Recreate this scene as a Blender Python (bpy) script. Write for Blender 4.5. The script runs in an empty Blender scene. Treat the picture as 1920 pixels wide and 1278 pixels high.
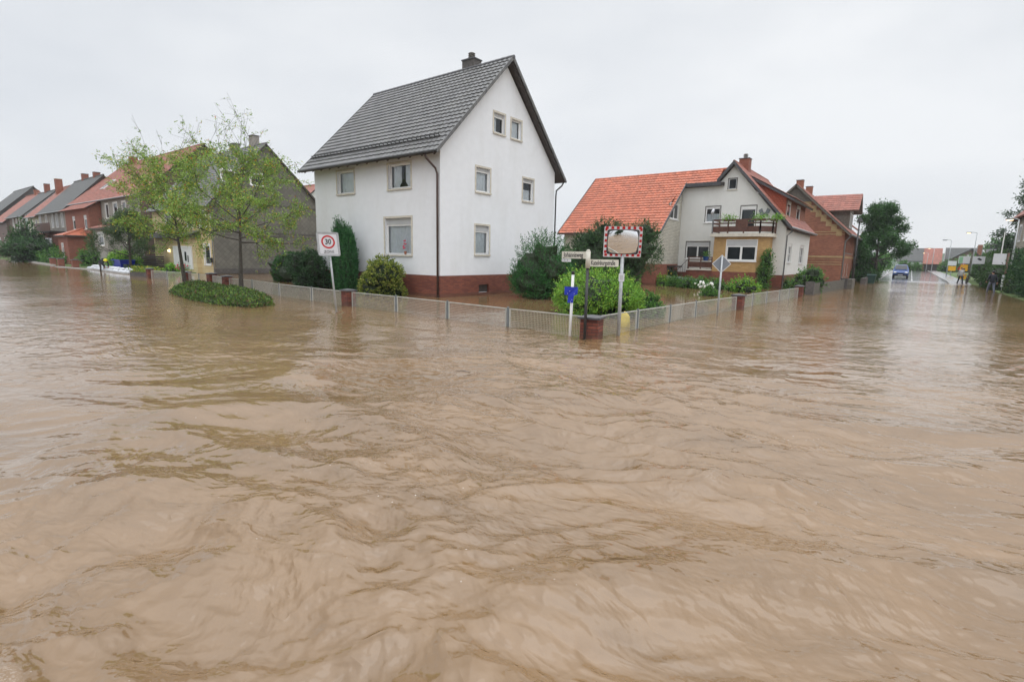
import bpy, math, random
import numpy as np
from mathutils import Vector, Matrix, noise as mnoise
from mathutils.geometry import tessellate_polygon
rad = math.radians
rng = random.Random(7)
nr = np.random.RandomState(11)
S = bpy.context.scene
COL = S.collection

# ------------------------------------------------------------------ camera, sky, sun, exposure
CAM = Vector((17.367, -17.068, 2.0))
RC = (Matrix.Rotation(rad(37.45), 3, 'Z') @ Matrix.Rotation(math.pi/2 - math.atan(159/960), 3, 'X') @ Matrix.Rotation(rad(1.15), 3, 'Z'))
cd = bpy.data.cameras.new('camera'); cam = bpy.data.objects.new('camera', cd); COL.objects.link(cam)
cam.matrix_world = Matrix.Translation(CAM) @ RC.to_4x4()
cd.lens = 18; cd.sensor_width = 36; cd.clip_start = 0.05; cd.clip_end = 3000
S.camera = cam
S.view_settings.view_transform = 'Standard'; S.view_settings.look = 'None'
S.view_settings.exposure = 0.1; S.view_settings.gamma = 1; S.view_settings.use_curve_mapping = False
S.render.engine = 'CYCLES'
SUN_EL, SUN_AZ = rad(60), rad(112)      # azimuth clockwise from +Y
w = bpy.data.worlds.new('World'); S.world = w; w.use_nodes = True
nt = w.node_tree; nt.nodes.clear()
N = nt.nodes.new; L = nt.links.new
out = N('ShaderNodeOutputWorld'); bg = N('ShaderNodeBackground'); L(bg.outputs[0], out.inputs[0])
sky = N('ShaderNodeTexSky'); sky.sky_type = 'NISHITA'; sky.sun_disc = False; sky.sun_elevation = SUN_EL; sky.sun_rotation = SUN_AZ
tc = N('ShaderNodeTexCoord'); sep = N('ShaderNodeSeparateXYZ'); L(tc.outputs['Generated'], sep.inputs[0])
mr = N('ShaderNodeMapRange'); mr.inputs[1].default_value = 0.42; mr.inputs[2].default_value = 1.0; mr.inputs[3].default_value = 1.0; mr.inputs[4].default_value = 2.8
L(sep.outputs[2], mr.inputs[0])
mp = N('ShaderNodeMapping'); mp.inputs['Scale'].default_value = (1, 1, 2.6); L(tc.outputs['Generated'], mp.inputs[0])
nz = N('ShaderNodeTexNoise'); nz.inputs['Scale'].default_value = 1.6; nz.inputs['Detail'].default_value = 5; nz.inputs['Roughness'].default_value = 0.5
L(mp.outputs[0], nz.inputs['Vector'])
cr = N('ShaderNodeValToRGB'); cr.color_ramp.elements[0].position = 0.33; cr.color_ramp.elements[0].color = (7.0, 7.3, 7.7, 1)
cr.color_ramp.elements[1].position = 0.68; cr.color_ramp.elements[1].color = (8.95, 9.1, 9.25, 1); L(nz.outputs[0], cr.inputs[0])
mx = N('ShaderNodeMix'); mx.data_type = 'RGBA'; mx.inputs[0].default_value = 0.93
L(sky.outputs[0], mx.inputs[6]); L(cr.outputs[0], mx.inputs[7])
ml = N('ShaderNodeVectorMath'); ml.operation = 'SCALE'; L(mx.outputs[2], ml.inputs[0]); L(mr.outputs[0], ml.inputs['Scale'])
L(ml.outputs[0], bg.inputs[0]); bg.inputs[1].default_value = 0.1
ld = bpy.data.lights.new('sun', 'SUN'); ld.energy = 0.85; ld.angle = rad(90); ld.color = (1, 0.98, 0.95)
lo = bpy.data.objects.new('sun', ld); COL.objects.link(lo)
sd = Vector((math.sin(SUN_AZ)*math.cos(SUN_EL), math.cos(SUN_AZ)*math.cos(SUN_EL), math.sin(SUN_EL)))
lo.rotation_euler = sd.to_track_quat('Z', 'Y').to_euler()

def W(px, py, z=0.0):                   # where a sight line of the survey photograph meets height z
    d = RC @ Vector(((px-960)/960, -(py-639)/960, -1)); t = (z-2.0)/d.z
    return Vector((CAM.x + d.x*t, CAM.y + d.y*t, z))

# ------------------------------------------------------------------ materials
class NB:
    def __init__(s, name):
        s.m = bpy.data.materials.new(name); s.m.use_nodes = True; s.t = s.m.node_tree
        s.b = s.t.nodes['Principled BSDF']; s._p = None
    def n(s, typ, **k):
        x = s.t.nodes.new('ShaderNode'+typ)
        for a, v in k.items():
            if a.startswith('i'):
                key = a[1:]; key = int(key) if key.isdigit() else key.replace('_', ' ')
                x.inputs[key].default_value = v
            else: setattr(x, a, v)
        return x
    def l(s, a, b): s.t.links.new(a, b)
    def pos(s):
        if not s._p: s._p = s.n('NewGeometry').outputs['Position']
        return s._p
    def noise(s, scale, detail=3, rough=0.55, vec=None, stretch=None):
        v = vec or s.pos()
        if stretch:
            m = s.n('Mapping'); m.inputs['Scale'].default_value = stretch; s.l(v, m.inputs[0]); v = m.outputs[0]
        x = s.n('TexNoise', iScale=scale, iDetail=detail, iRoughness=rough); s.l(v, x.inputs['Vector']); return x.outputs[0]
    def ramp(s, fac, stops):
        r = s.n('ValToRGB'); e = r.color_ramp.elements
        while len(e) < len(stops): e.new(0.5)
        for q, (p, c) in zip(e, stops): q.position = p; q.color = (*c, 1)
        s.l(fac, r.inputs[0]); return r.outputs[0]
    def math(s, op, a, b=None, c=None):
        m = s.n('Math', operation=op)
        for i, q in enumerate((a, b, c)):
            if q is None: continue
            if isinstance(q, (int, float)): m.inputs[i].default_value = q
            else: s.l(q, m.inputs[i])
        return m.outputs[0]
    def mix(s, fac, a, b, mode='MIX'):
        m = s.n('Mix', data_type='RGBA', blend_type=mode)
        for i, q in ((0, fac), (6, a), (7, b)):
            if isinstance(q, (int, float)): m.inputs[i].default_value = q
            elif isinstance(q, tuple): m.inputs[i].default_value = (*q, 1)
            else: s.l(q, m.inputs[i])
        return m.outputs[2]
    def bump(s, h, strength=0.3, dist=0.02, prev=None):
        b = s.n('Bump', iStrength=strength, iDistance=dist); s.l(h, b.inputs['Height'])
        if prev: s.l(prev, b.inputs['Normal'])
        s.l(b.outputs[0], s.b.inputs['Normal']); return b.outputs[0]
    def base(s, c):
        if isinstance(c, tuple): s.b.inputs['Base Color'].default_value = (*c, 1)
        else: s.l(c, s.b.inputs['Base Color'])
    def rough(s, r): s.b.inputs['Roughness'].default_value = r
    def wallvec(s, zs=1.0):            # (x+y, z) runs along any axis-aligned wall
        sp = s.n('SeparateXYZ'); s.l(s.pos(), sp.inputs[0]); cb = s.n('CombineXYZ')
        s.l(s.math('ADD', sp.outputs[0], sp.outputs[1]), cb.inputs[0]); s.l(s.math('MULTIPLY', sp.outputs[2], zs), cb.inputs[1]); return cb.outputs[0]

def plain(name, c, r=0.6, var=0.12, scale=3.0, metal=0.0, bump=0.0):
    k = NB(name); a = tuple(x*(1-var) for x in c); b = tuple(min(1, x*(1+var)) for x in c)
    k.base(k.ramp(k.noise(scale, 4), [(0.3, a), (0.7, b)])); k.rough(r); k.b.inputs['Metallic'].default_value = metal
    if bump: k.bump(k.noise(60, 3), bump, 0.01)
    return k.m
def stucco(name, c, stain=(0.55, 0.53, 0.48)):
    k = NB(name); n1 = k.noise(0.8, 5, 0.6, stretch=(1, 1, 0.35)); n2 = k.noise(3.0, 4)
    col = k.ramp(n2, [(0.3, tuple(x*0.95 for x in c)), (0.7, c)])
    k.base(k.mix(k.math('MULTIPLY', k.ramp(n1, [(0.5, (0, 0, 0)), (0.75, (1, 1, 1))]), 0.28), col, stain)); k.rough(0.9)
    nb = k.bump(k.noise(16, 6, 0.75, stretch=(1, 1, 2.2)), 0.55, 0.025); return k.m
def brick(name, c1, c2, mortar, bw=0.24, bh=0.077, ms=0.012, bump=0.35, off=0.5, var=True):
    k = NB(name); t = k.n('TexBrick', iScale=1.0, iMortar_Size=ms*0.5, iBrick_Width=bw, iRow_Height=bh, iBias=0.0, iMortar_Smooth=0.3)
    t.offset = off; k.l(k.wallvec(), t.inputs['Vector'])
    t.inputs['Color1'].default_value = (*c1, 1); t.inputs['Color2'].default_value = (*c2, 1); t.inputs['Mortar'].default_value = (*mortar, 1)
    n1 = k.noise(1.1, 5, 0.65); col = k.mix(0.5, t.outputs[0], k.ramp(n1, [(0.25, (0.35, 0.33, 0.32)), (0.7, (0.62, 0.6, 0.58))]), 'OVERLAY')
    sz = k.n('SeparateXYZ'); k.l(k.pos(), sz.inputs[0]); wet = k.ramp(k.math('MULTIPLY_ADD', n1, -0.25, sz.outputs[2]), [(0.0, (1, 1, 1)), (0.06, (0, 0, 0))])   # soaked, silty band at the flood line
    col = k.mix(k.math('MULTIPLY', wet, 0.45), col, (0.09, 0.055, 0.035))
    k.base(col); k.rough(0.75); h = k.math('SUBTRACT', k.noise(40, 3), k.math('MULTIPLY', t.outputs['Fac'], 1.5)); k.bump(h, bump, 0.012); return k.m
def tiles(name, c, c2, moss=None, moss_amt=0.3, rough=0.55, tex=False, row=0.34, col=0.25):
    k = NB(name)
    n1 = k.noise(7, 3, 0.6); colr = k.ramp(n1, [(0.3, c), (0.7, c2)])
    sp = k.n('SeparateXYZ'); k.l(k.pos(), sp.inputs[0]); v = k.n('TexWhiteNoise', noise_dimensions='3D')
    sn = k.n('VectorMath', operation='SNAP'); sn.inputs[1].default_value = (0.3, 0.3, 0.3); k.l(k.pos(), sn.inputs[0]); k.l(sn.outputs[0], v.inputs['Vector'])
    colr = k.mix(0.42, colr, k.ramp(v.outputs[0], [(0, (0.25, 0.25, 0.25)), (1, (0.8, 0.8, 0.8))]), 'OVERLAY')
    if moss: colr = k.mix(k.math('MULTIPLY', k.ramp(k.noise(0.9, 6, 0.7), [(0.45, (0, 0, 0)), (0.75, (1, 1, 1))]), moss_amt), colr, moss)
    k.rough(rough)
    if tex:
        t = k.n('TexBrick', iScale=1.0, iMortar_Size=0.03, iBrick_Width=col, iRow_Height=row*0.72, iMortar_Smooth=0.9); t.offset = 0.0
        k.l(k.wallvec(), t.inputs['Vector']); f = t.outputs['Fac']; colr = k.mix(k.math('MULTIPLY', f, 0.55), colr, (0.05, 0.03, 0.025))
        k.bump(k.math('SUBTRACT', 1.0, f), 0.7, 0.03)
    else: k.bump(k.noise(50, 3), 0.2, 0.01)
    k.base(colr); return k.m
def siding(name, c, rowh=0.2, bw=5.0, line=(0.2, 0.18, 0.15), ms=0.012, off=0.5):
    k = NB(name); t = k.n('TexBrick', iScale=1.0, iMortar_Size=ms, iBrick_Width=bw, iRow_Height=rowh, iMortar_Smooth=0.4); t.offset = off
    k.l(k.wallvec(), t.inputs['Vector']); t.inputs['Color1'].default_value = (*c, 1); t.inputs['Color2'].default_value = (*[x*0.86 for x in c], 1); t.inputs['Mortar'].default_value = (*line, 1)
    k.base(k.mix(0.35, t.outputs[0], k.ramp(k.noise(1.2, 5, 0.6, stretch=(1, 1, 0.4)), [(0.3, (0.4, 0.4, 0.4)), (0.7, (0.6, 0.6, 0.6))]), 'OVERLAY')); k.rough(0.7)
    k.bump(k.math('SUBTRACT', 1.0, t.outputs['Fac']), 0.4, 0.015); return k.m
def slate(name, c, size=0.42):
    k = NB(name); sp = k.n('SeparateXYZ'); k.l(k.pos(), sp.inputs[0]); a = k.math('ADD', sp.outputs[0], sp.outputs[1]); z = sp.outputs[2]
    cb = k.n('CombineXYZ'); k.l(k.math('ADD', a, z), cb.inputs[0]); k.l(k.math('SUBTRACT', z, a), cb.inputs[1])
    t = k.n('TexBrick', iScale=1.0, iMortar_Size=0.017, iBrick_Width=size, iRow_Height=size, iMortar_Smooth=0.6); t.offset = 0.0
    k.l(cb.outputs[0], t.inputs['Vector']); t.inputs['Color1'].default_value = (*c, 1); t.inputs['Color2'].default_value = (*[x*0.72 for x in c], 1); t.inputs['Mortar'].default_value = (*[x*0.42 for x in c], 1)
    k.base(k.mix(0.6, t.outputs[0], k.ramp(k.noise(0.7, 6, 0.65), [(0.3, (0.32, 0.32, 0.3)), (0.7, (0.62, 0.6, 0.58))]), 'OVERLAY')); k.rough(0.65)
    k.bump(k.math('SUBTRACT', 1.0, t.outputs['Fac']), 0.5, 0.015); return k.m
def leafmat(name, rough=0.5, trans=0.25):
    k = NB(name); at = k.n('Attribute', attribute_name='tint'); k.base(at.outputs['Color']); k.rough(rough)
    k.b.inputs['Specular IOR Level'].default_value = 0.35
    tr = k.n('BsdfTranslucent'); k.l(at.outputs['Color'], tr.inputs[0]); ms = k.n('MixShader', i0=trans)
    o = k.t.nodes['Material Output']; k.l(k.b.outputs[0], ms.inputs[1]); k.l(tr.outputs[0], ms.inputs[2]); k.l(ms.outputs[0], o.inputs[0]); return k.m
def glassmat(name, tint=(0.02, 0.03, 0.035)):
    k = NB(name); t = k.t; g = k.n('BsdfGlossy'); g.inputs['Roughness'].default_value = 0.03; g.inputs[0].default_value = (0.9, 0.95, 1, 1)
    tr = k.n('BsdfTransparent'); tr.inputs[0].default_value = (0.93, 0.96, 0.97, 1); lw = k.n('Fresnel', iIOR=1.5); ms = k.n('MixShader')
    k.l(lw.outputs[0], ms.inputs[0]); k.l(tr.outputs[0], ms.inputs[1]); k.l(g.outputs[0], ms.inputs[2]); k.l(ms.outputs[0], t.nodes['Material Output'].inputs[0]); return k.m
def emit(name, c, s):
    k = NB(name); k.base(c); k.b.inputs['Emission Color'].default_value = (*c, 1); k.b.inputs['Emission Strength'].default_value = s; return k.m

M = dict(
 white_stucco=stucco('white_stucco', (0.83, 0.85, 0.88), (0.62, 0.62, 0.6)), offwhite=stucco('offwhite_stucco', (0.72, 0.72, 0.69)), greyrender=stucco('grey_render', (0.3, 0.28, 0.25)),
 red_brick=brick('red_plinth_brick', (0.26, 0.08, 0.045), (0.16, 0.045, 0.03), (0.09, 0.05, 0.04), 0.25, 0.071, 0.016),
 pillar_brick=brick('pillar_brick', (0.27, 0.075, 0.045), (0.11, 0.028, 0.02), (0.05, 0.03, 0.025), 0.25, 0.085, 0.02),
 old_brick=brick('old_brick', (0.33, 0.13, 0.075), (0.24, 0.085, 0.05), (0.22, 0.15, 0.11)),
 orange_brick=brick('orange_brick', (0.27, 0.085, 0.048), (0.21, 0.06, 0.035), (0.26, 0.18, 0.14)),
 yellow_brick=brick('yellow_clinker', (0.5, 0.32, 0.13), (0.4, 0.24, 0.09), (0.34, 0.24, 0.12), 0.25, 0.075),
 band_brick=brick('yellow_band_brick', (0.45, 0.33, 0.17), (0.38, 0.27, 0.13), (0.3, 0.22, 0.13)),
 grey_brick=brick('grey_facing_brick', (0.64, 0.62, 0.54), (0.52, 0.51, 0.45), (0.25, 0.24, 0.2), 0.3, 0.115, 0.03),
 yellow_panel=siding('yellow_panel', (0.66, 0.54, 0.31), 0.42, 1.3, (0.4, 0.28, 0.12), 0.012),
 brown_siding=siding('brown_siding', (0.17, 0.115, 0.09), 0.4, 0.8, (0.08, 0.05, 0.04), 0.02), beige_siding=siding('beige_siding', (0.4, 0.36, 0.29), 0.22, 9, (0.15, 0.13, 0.1), 0.015),
 white_shingle=siding('white_shingle', (0.72, 0.74, 0.76), 0.35, 0.35, (0.45, 0.46, 0.48), 0.012), pale_green=siding('pale_green', (0.62, 0.63, 0.5), 0.8, 1.5, (0.4, 0.4, 0.32), 0.012),
 slate=slate('fibre_slate', (0.165, 0.16, 0.135)), dark_slate=slate('dark_slate', (0.11, 0.1, 0.095), 0.3),
 black_tile=tiles('anthracite_tile', (0.095, 0.095, 0.097), (0.15, 0.148, 0.145), (0.16, 0.16, 0.13), 0.35, 0.42),
 dark_tile=tiles('dark_tile', (0.05, 0.055, 0.055), (0.085, 0.09, 0.085), (0.09, 0.1, 0.07), 0.3, 0.5, True), orange_tile=tiles('orange_tile', (0.41, 0.118, 0.064), (0.53, 0.168, 0.09), (0.3, 0.13, 0.08), 0.4),
 red_tile=tiles('red_tile', (0.26, 0.085, 0.058), (0.34, 0.125, 0.088), (0.2, 0.1, 0.07), 0.4), far_red_tile=tiles('weathered_red_tile', (0.3, 0.09, 0.06), (0.4, 0.14, 0.095), (0.2, 0.12, 0.09), 0.5, tex=True),
 tile_hung=siding('red_tile_hung', (0.36, 0.085, 0.04), 0.17, 0.2, (0.14, 0.03, 0.02), 0.012),
 dark_wood=plain('dark_wood', (0.05, 0.04, 0.035), 0.6, 0.3, 6), brown_wood=plain('brown_wood', (0.1, 0.04, 0.025), 0.5, 0.3, 8), grey_wood=plain('grey_wood', (0.13, 0.12, 0.1), 0.8, 0.35, 8),
 white_paint=plain('white_paint', (0.8, 0.8, 0.79), 0.35, 0.03), cream=plain('cream_stone', (0.6, 0.56, 0.48), 0.7, 0.12, 5), grey_stone=plain('grey_stone', (0.3, 0.29, 0.27), 0.8, 0.25, 6, bump=0.2),
 dark_cap=plain('dark_slate_cap', (0.07, 0.07, 0.075), 0.35, 0.3, 8), grey_plastic=plain('shutter_grey', (0.5, 0.51, 0.52), 0.5, 0.05),
 galv=plain('galvanised_steel', (0.42, 0.44, 0.45), 0.45, 0.15, 14, 0.35), grey_metal=plain('grey_paint_metal', (0.17, 0.19, 0.2), 0.45, 0.15, 8, 0.1), dark_metal=plain('dark_metal', (0.045, 0.045, 0.045), 0.4, 0.2, 8, 0.4),
 copper=plain('brown_pipe', (0.075, 0.045, 0.038), 0.35, 0.2, 4, 0.2), zinc=plain('zinc_pipe', (0.28, 0.3, 0.32), 0.4, 0.15, 6, 0.4),
 mesh_white=plain('pale_coated_wire', (0.45, 0.45, 0.41), 0.5, 0.12, 8), glass=glassmat('window_glass'), dark_glass=plain('dark_room_glass', (0.02, 0.024, 0.027), 0.05, 0.3, 1.5),
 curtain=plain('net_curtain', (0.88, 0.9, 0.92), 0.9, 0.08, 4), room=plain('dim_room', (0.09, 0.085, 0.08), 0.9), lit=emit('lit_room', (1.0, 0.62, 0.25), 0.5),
 bark=plain('bark', (0.07, 0.06, 0.048), 0.9, 0.4, 12, bump=0.5), twig=plain('twig', (0.06, 0.04, 0.03), 0.8, 0.3, 12), leaf=leafmat('leaves'), needle=leafmat('needles', 0.65, 0.08),
 road_wet=None, black=plain('black_rubber', (0.015, 0.015, 0.016), 0.5), blue=plain('blue_plastic', (0.008, 0.03, 0.42), 0.35, 0.1), navy=plain('navy_cloth', (0.02, 0.025, 0.035), 0.85, 0.3, 9),
 car_blue=plain('car_blue', (0.015, 0.06, 0.22), 0.2, 0.06), yellow=plain('yellow_plastic', (0.75, 0.68, 0.03), 0.35, 0.05), yellow_cloth=plain('yellow_sack', (0.85, 0.66, 0.08), 0.6, 0.15, 5),
 sand_bag=plain('white_sack', (0.58, 0.6, 0.63), 0.75, 0.12, 6, bump=0.3), red=plain('sign_red', (0.5, 0.01, 0.015), 0.35, 0.05), ink=plain('black_ink', (0.015, 0.015, 0.02), 0.5), plate=plain('white_plate', (0.66, 0.67, 0.7), 0.4, 0.04),
 oldplate=plain('weathered_plate', (0.62, 0.6, 0.52), 0.5, 0.12, 12), greyplate=plain('grey_sign_back', (0.2, 0.22, 0.25), 0.4, 0.08), lamp=emit('lamp_glow', (1.0, 0.72, 0.4), 3), porchlamp=emit('porch_glow', (1.0, 0.8, 0.45), 4),
 skin=plain('skin', (0.45, 0.26, 0.19), 0.6, 0.06), jeans=plain('jeans', (0.16, 0.18, 0.24), 0.85, 0.2, 9), orange_sign=plain('amber_sign', (0.8, 0.42, 0.02), 0.4, 0.05), green_sign=plain('green_sign', (0.25, 0.5, 0.3), 0.5),
 greybox=plain('trailer_grey', (0.33, 0.35, 0.37), 0.5, 0.1, 5), petal_white=plain('white_petal', (0.85, 0.85, 0.8), 0.7, 0.05), petal_pink=plain('pink_petal', (0.6, 0.1, 0.16), 0.7, 0.2, 9), petal_yellow=plain('yellow_petal', (0.75, 0.6, 0.12), 0.7, 0.2, 9), terracotta=plain('terracotta', (0.35, 0.12, 0.06), 0.8),
 greentub=plain('dark_green_plastic', (0.02, 0.06, 0.05), 0.4), rubble=plain('concrete_kerb', (0.34, 0.33, 0.31), 0.8, 0.2, 5, bump=0.2), chrome=plain('clear_lens', (0.75, 0.78, 0.82), 0.12, 0.04, 3, 0.4),
)
k = NB('mirror'); k.base((0.82, 0.84, 0.86)); k.b.inputs['Metallic'].default_value = 1; k.rough(0.04); M['mirror'] = k.m

# ------------------------------------------------------------------ mesh helpers
ORG = {}
def link(name, me, mt, parent, smooth=False):
    if mt is not None: me.materials.append(mt)
    o = bpy.data.objects.new(name, me); COL.objects.link(o)
    if parent is not None: o.parent = parent; ORG[o.name] = ORG.get(parent.name, Vector((0, 0, 0)))
    if smooth: me.polygons.foreach_set('use_smooth', [True]*len(me.polygons))
    return o
class MB:
    def __init__(s): s.v = []; s.f = []
    def add(s, vs, fs):
        o = len(s.v); s.v += [Vector(q) for q in vs]; s.f += [tuple(i+o for i in q) for q in fs]; return s
    def quad(s, a, b, c, d): return s.add([a, b, c, d], [(0, 1, 2, 3)])
    def pbox(s, o, a, b, c):            # box from a corner and three edge vectors
        o, a, b, c = map(Vector, (o, a, b, c))
        return s.add([o, o+a, o+a+b, o+b, o+c, o+a+c, o+a+b+c, o+b+c], [(0, 3, 2, 1), (4, 5, 6, 7), (0, 1, 5, 4), (1, 2, 6, 5), (2, 3, 7, 6), (3, 0, 4, 7)])
    def box(s, x0, x1, y0, y1, z0, z1): return s.pbox((x0, y0, z0), (x1-x0, 0, 0), (0, y1-y0, 0), (0, 0, z1-z0))
    def fbox(s, F, s0, s1, z0, z1, d0, d1):
        return s.pbox(F(s0, z0, d0), F.u*(s1-s0), F.n*(d1-d0), Vector((0, 0, z1-z0)))
    def tube(s, pts, r, n=8, cap=True):
        pts = [Vector(p) for p in pts]; rr = r if isinstance(r, (list, tuple)) else [r]*len(pts); rings = []
        for i, p in enumerate(pts):
            d = (pts[min(i+1, len(pts)-1)] - pts[max(i-1, 0)]).normalized(); a = d.cross(Vector((0.31, 0.2, 0.93)) if abs(d.z) < 0.9 else Vector((1, 0.1, 0))).normalized(); b = d.cross(a)
            rings.append([p + (a*math.cos(t*2*math.pi/n) + b*math.sin(t*2*math.pi/n))*rr[i] for t in range(n)])
        vs = [q for R_ in rings for q in R_]; fs = []
        for i in range(len(rings)-1):
            for j in range(n): fs.append((i*n+j, i*n+(j+1) % n, (i+1)*n+(j+1) % n, (i+1)*n+j))
        if cap: fs += [tuple(range(n-1, -1, -1)), tuple((len(rings)-1)*n+j for j in range(n))]
        return s.add(vs, fs)
    def poly(s, loops):                 # outer loop plus holes
        ls = [[Vector(p) for p in lp] for lp in loops]; flat = [p for lp in ls for p in lp]
        return s.add(flat, [tuple(t) for t in tessellate_polygon(ls)])
    def prism(s, pts, off):             # flat polygon swept along a vector
        pts = [Vector(p) for p in pts]; off = Vector(off); n = len(pts)
        s.add(pts + [p+off for p in pts], [tuple(range(n-1, -1, -1)), tuple(range(n, 2*n))] + [(i, (i+1) % n, n+(i+1) % n, n+i) for i in range(n)]); return s
    def blob(s, c, r, seed=0, rough=0.15, n=8, m=6):
        c = Vector(c); r = Vector(r) if not isinstance(r, (int, float)) else Vector((r, r, r)); vs = []; fs = []
        for i in range(m+1):
            ph = math.pi*i/m
            for j in range(n):
                th = 2*math.pi*j/n; d = Vector((math.sin(ph)*math.cos(th), math.sin(ph)*math.sin(th), math.cos(ph)))
                q = 1 + rough*mnoise.noise(d*1.7 + Vector((seed*3.1, seed, 0)))*2; vs.append(c + Vector((d.x*r.x, d.y*r.y, d.z*r.z))*q)
        for i in range(m):
            for j in range(n): fs.append((i*n+j, i*n+(j+1) % n, (i+1)*n+(j+1) % n, (i+1)*n+j))
        return s.add(vs, fs)
    def tiled(s, O, U, V, Ls, Sl, row=0.34, col=0.3, amp=0.02, step=0.03, sub=4, Nn=None):
        O, U, V = map(Vector, (O, U, V)); U = U.normalized(); V = V.normalized(); Nn = U.cross(V).normalized() if Nn is None else Vector(Nn)
        if Nn.z < 0: Nn = -Nn
        nc = max(1, round(Ls/col)); nrw = max(1, round(Sl/row)); cw = Ls/nc; rh = Sl/nrw; cols = nc*sub
        hs = [amp*(0.5-0.5*math.cos(2*math.pi*((i % sub)/sub)))*1.0 for i in range(cols+1)]
        base = len(s.v)
        for r_ in range(nrw):
            for (t, e) in ((r_*rh, 0.0), (r_*rh, step), ((r_+1)*rh, 0.006)):
                for i in range(cols+1): s.v.append(O + U*(i*cw/sub) + V*t + Nn*(hs[i]+e))
            b = base + r_*3*(cols+1)
            for a in range(2):
                for i in range(cols): s.f.append((b+a*(cols+1)+i, b+a*(cols+1)+i+1, b+(a+1)*(cols+1)+i+1, b+(a+1)*(cols+1)+i))
        return s
    def build(s, name, mt, parent=None, smooth=False):
        me = bpy.data.meshes.new(name); o = ORG.get(parent.name, Vector((0, 0, 0))) if parent is not None else Vector((0, 0, 0))
        me.from_pydata([tuple(q-o) for q in s.v], [], s.f); me.update(); return link(name, me, mt, parent, smooth)
class Fc:                               # a facade: P(s along, z up, d outwards)
    def __init__(s, x, y, ux, uy, nx, ny): s.o = Vector((x, y, 0)); s.u = Vector((ux, uy, 0)); s.n = Vector((nx, ny, 0))
    def __call__(s, a, z, d=0.0): return s.o + s.u*a + s.n*d + Vector((0, 0, z))
def tag(o, label=None, cat=None, group=None, kind=None):
    if label: o['label'] = label
    if cat: o['category'] = cat
    if group: o['group'] = group
    if kind: o['kind'] = kind
    return o
def thing(name, label, cat, loc=(0, 0, 0), group=None):
    o = bpy.data.objects.new(name, None); o.empty_display_size = 0.2; COL.objects.link(o); o.location = loc; ORG[o.name] = Vector(loc); return tag(o, label, cat, group)
def dup(root, loc, rz=0.0, label=None, scale=None):
    def cp(o, par):
        c = o.copy(); COL.objects.link(c); c.parent = par
        for ch in o.children: cp(ch, c)
        return c
    r = cp(root, None); r.location = loc; r.rotation_euler = (0, 0, rz)
    if scale: r.scale = scale
    if label: r['label'] = label
    return r
def text(name, body, size, mt, parent, pos, u, up, sx=1.0, ext=0.002, align='LEFT', bold=0.0):
    cu = bpy.data.curves.new(name, 'FONT'); cu.body = body; cu.size = size; cu.extrude = ext; cu.align_x = align; cu.align_y = 'CENTER'; cu.resolution_u = 3; cu.offset = size*bold
    c_ = bpy.data.objects.new('glyphs', cu); COL.objects.link(c_); me = bpy.data.meshes.new_from_object(c_.evaluated_get(bpy.context.evaluated_depsgraph_get())); bpy.data.objects.remove(c_)
    me.materials.clear(); me.materials.append(mt); o = bpy.data.objects.new(name, me); COL.objects.link(o); u = Vector(u).normalized(); up = Vector(up).normalized(); n = u.cross(up)
    o.parent = parent; m = Matrix((u*sx, up, n)).transposed().to_4x4(); m.translation = Vector(pos) - ORG.get(parent.name, Vector((0, 0, 0))); o.matrix_local = m; return o

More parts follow.
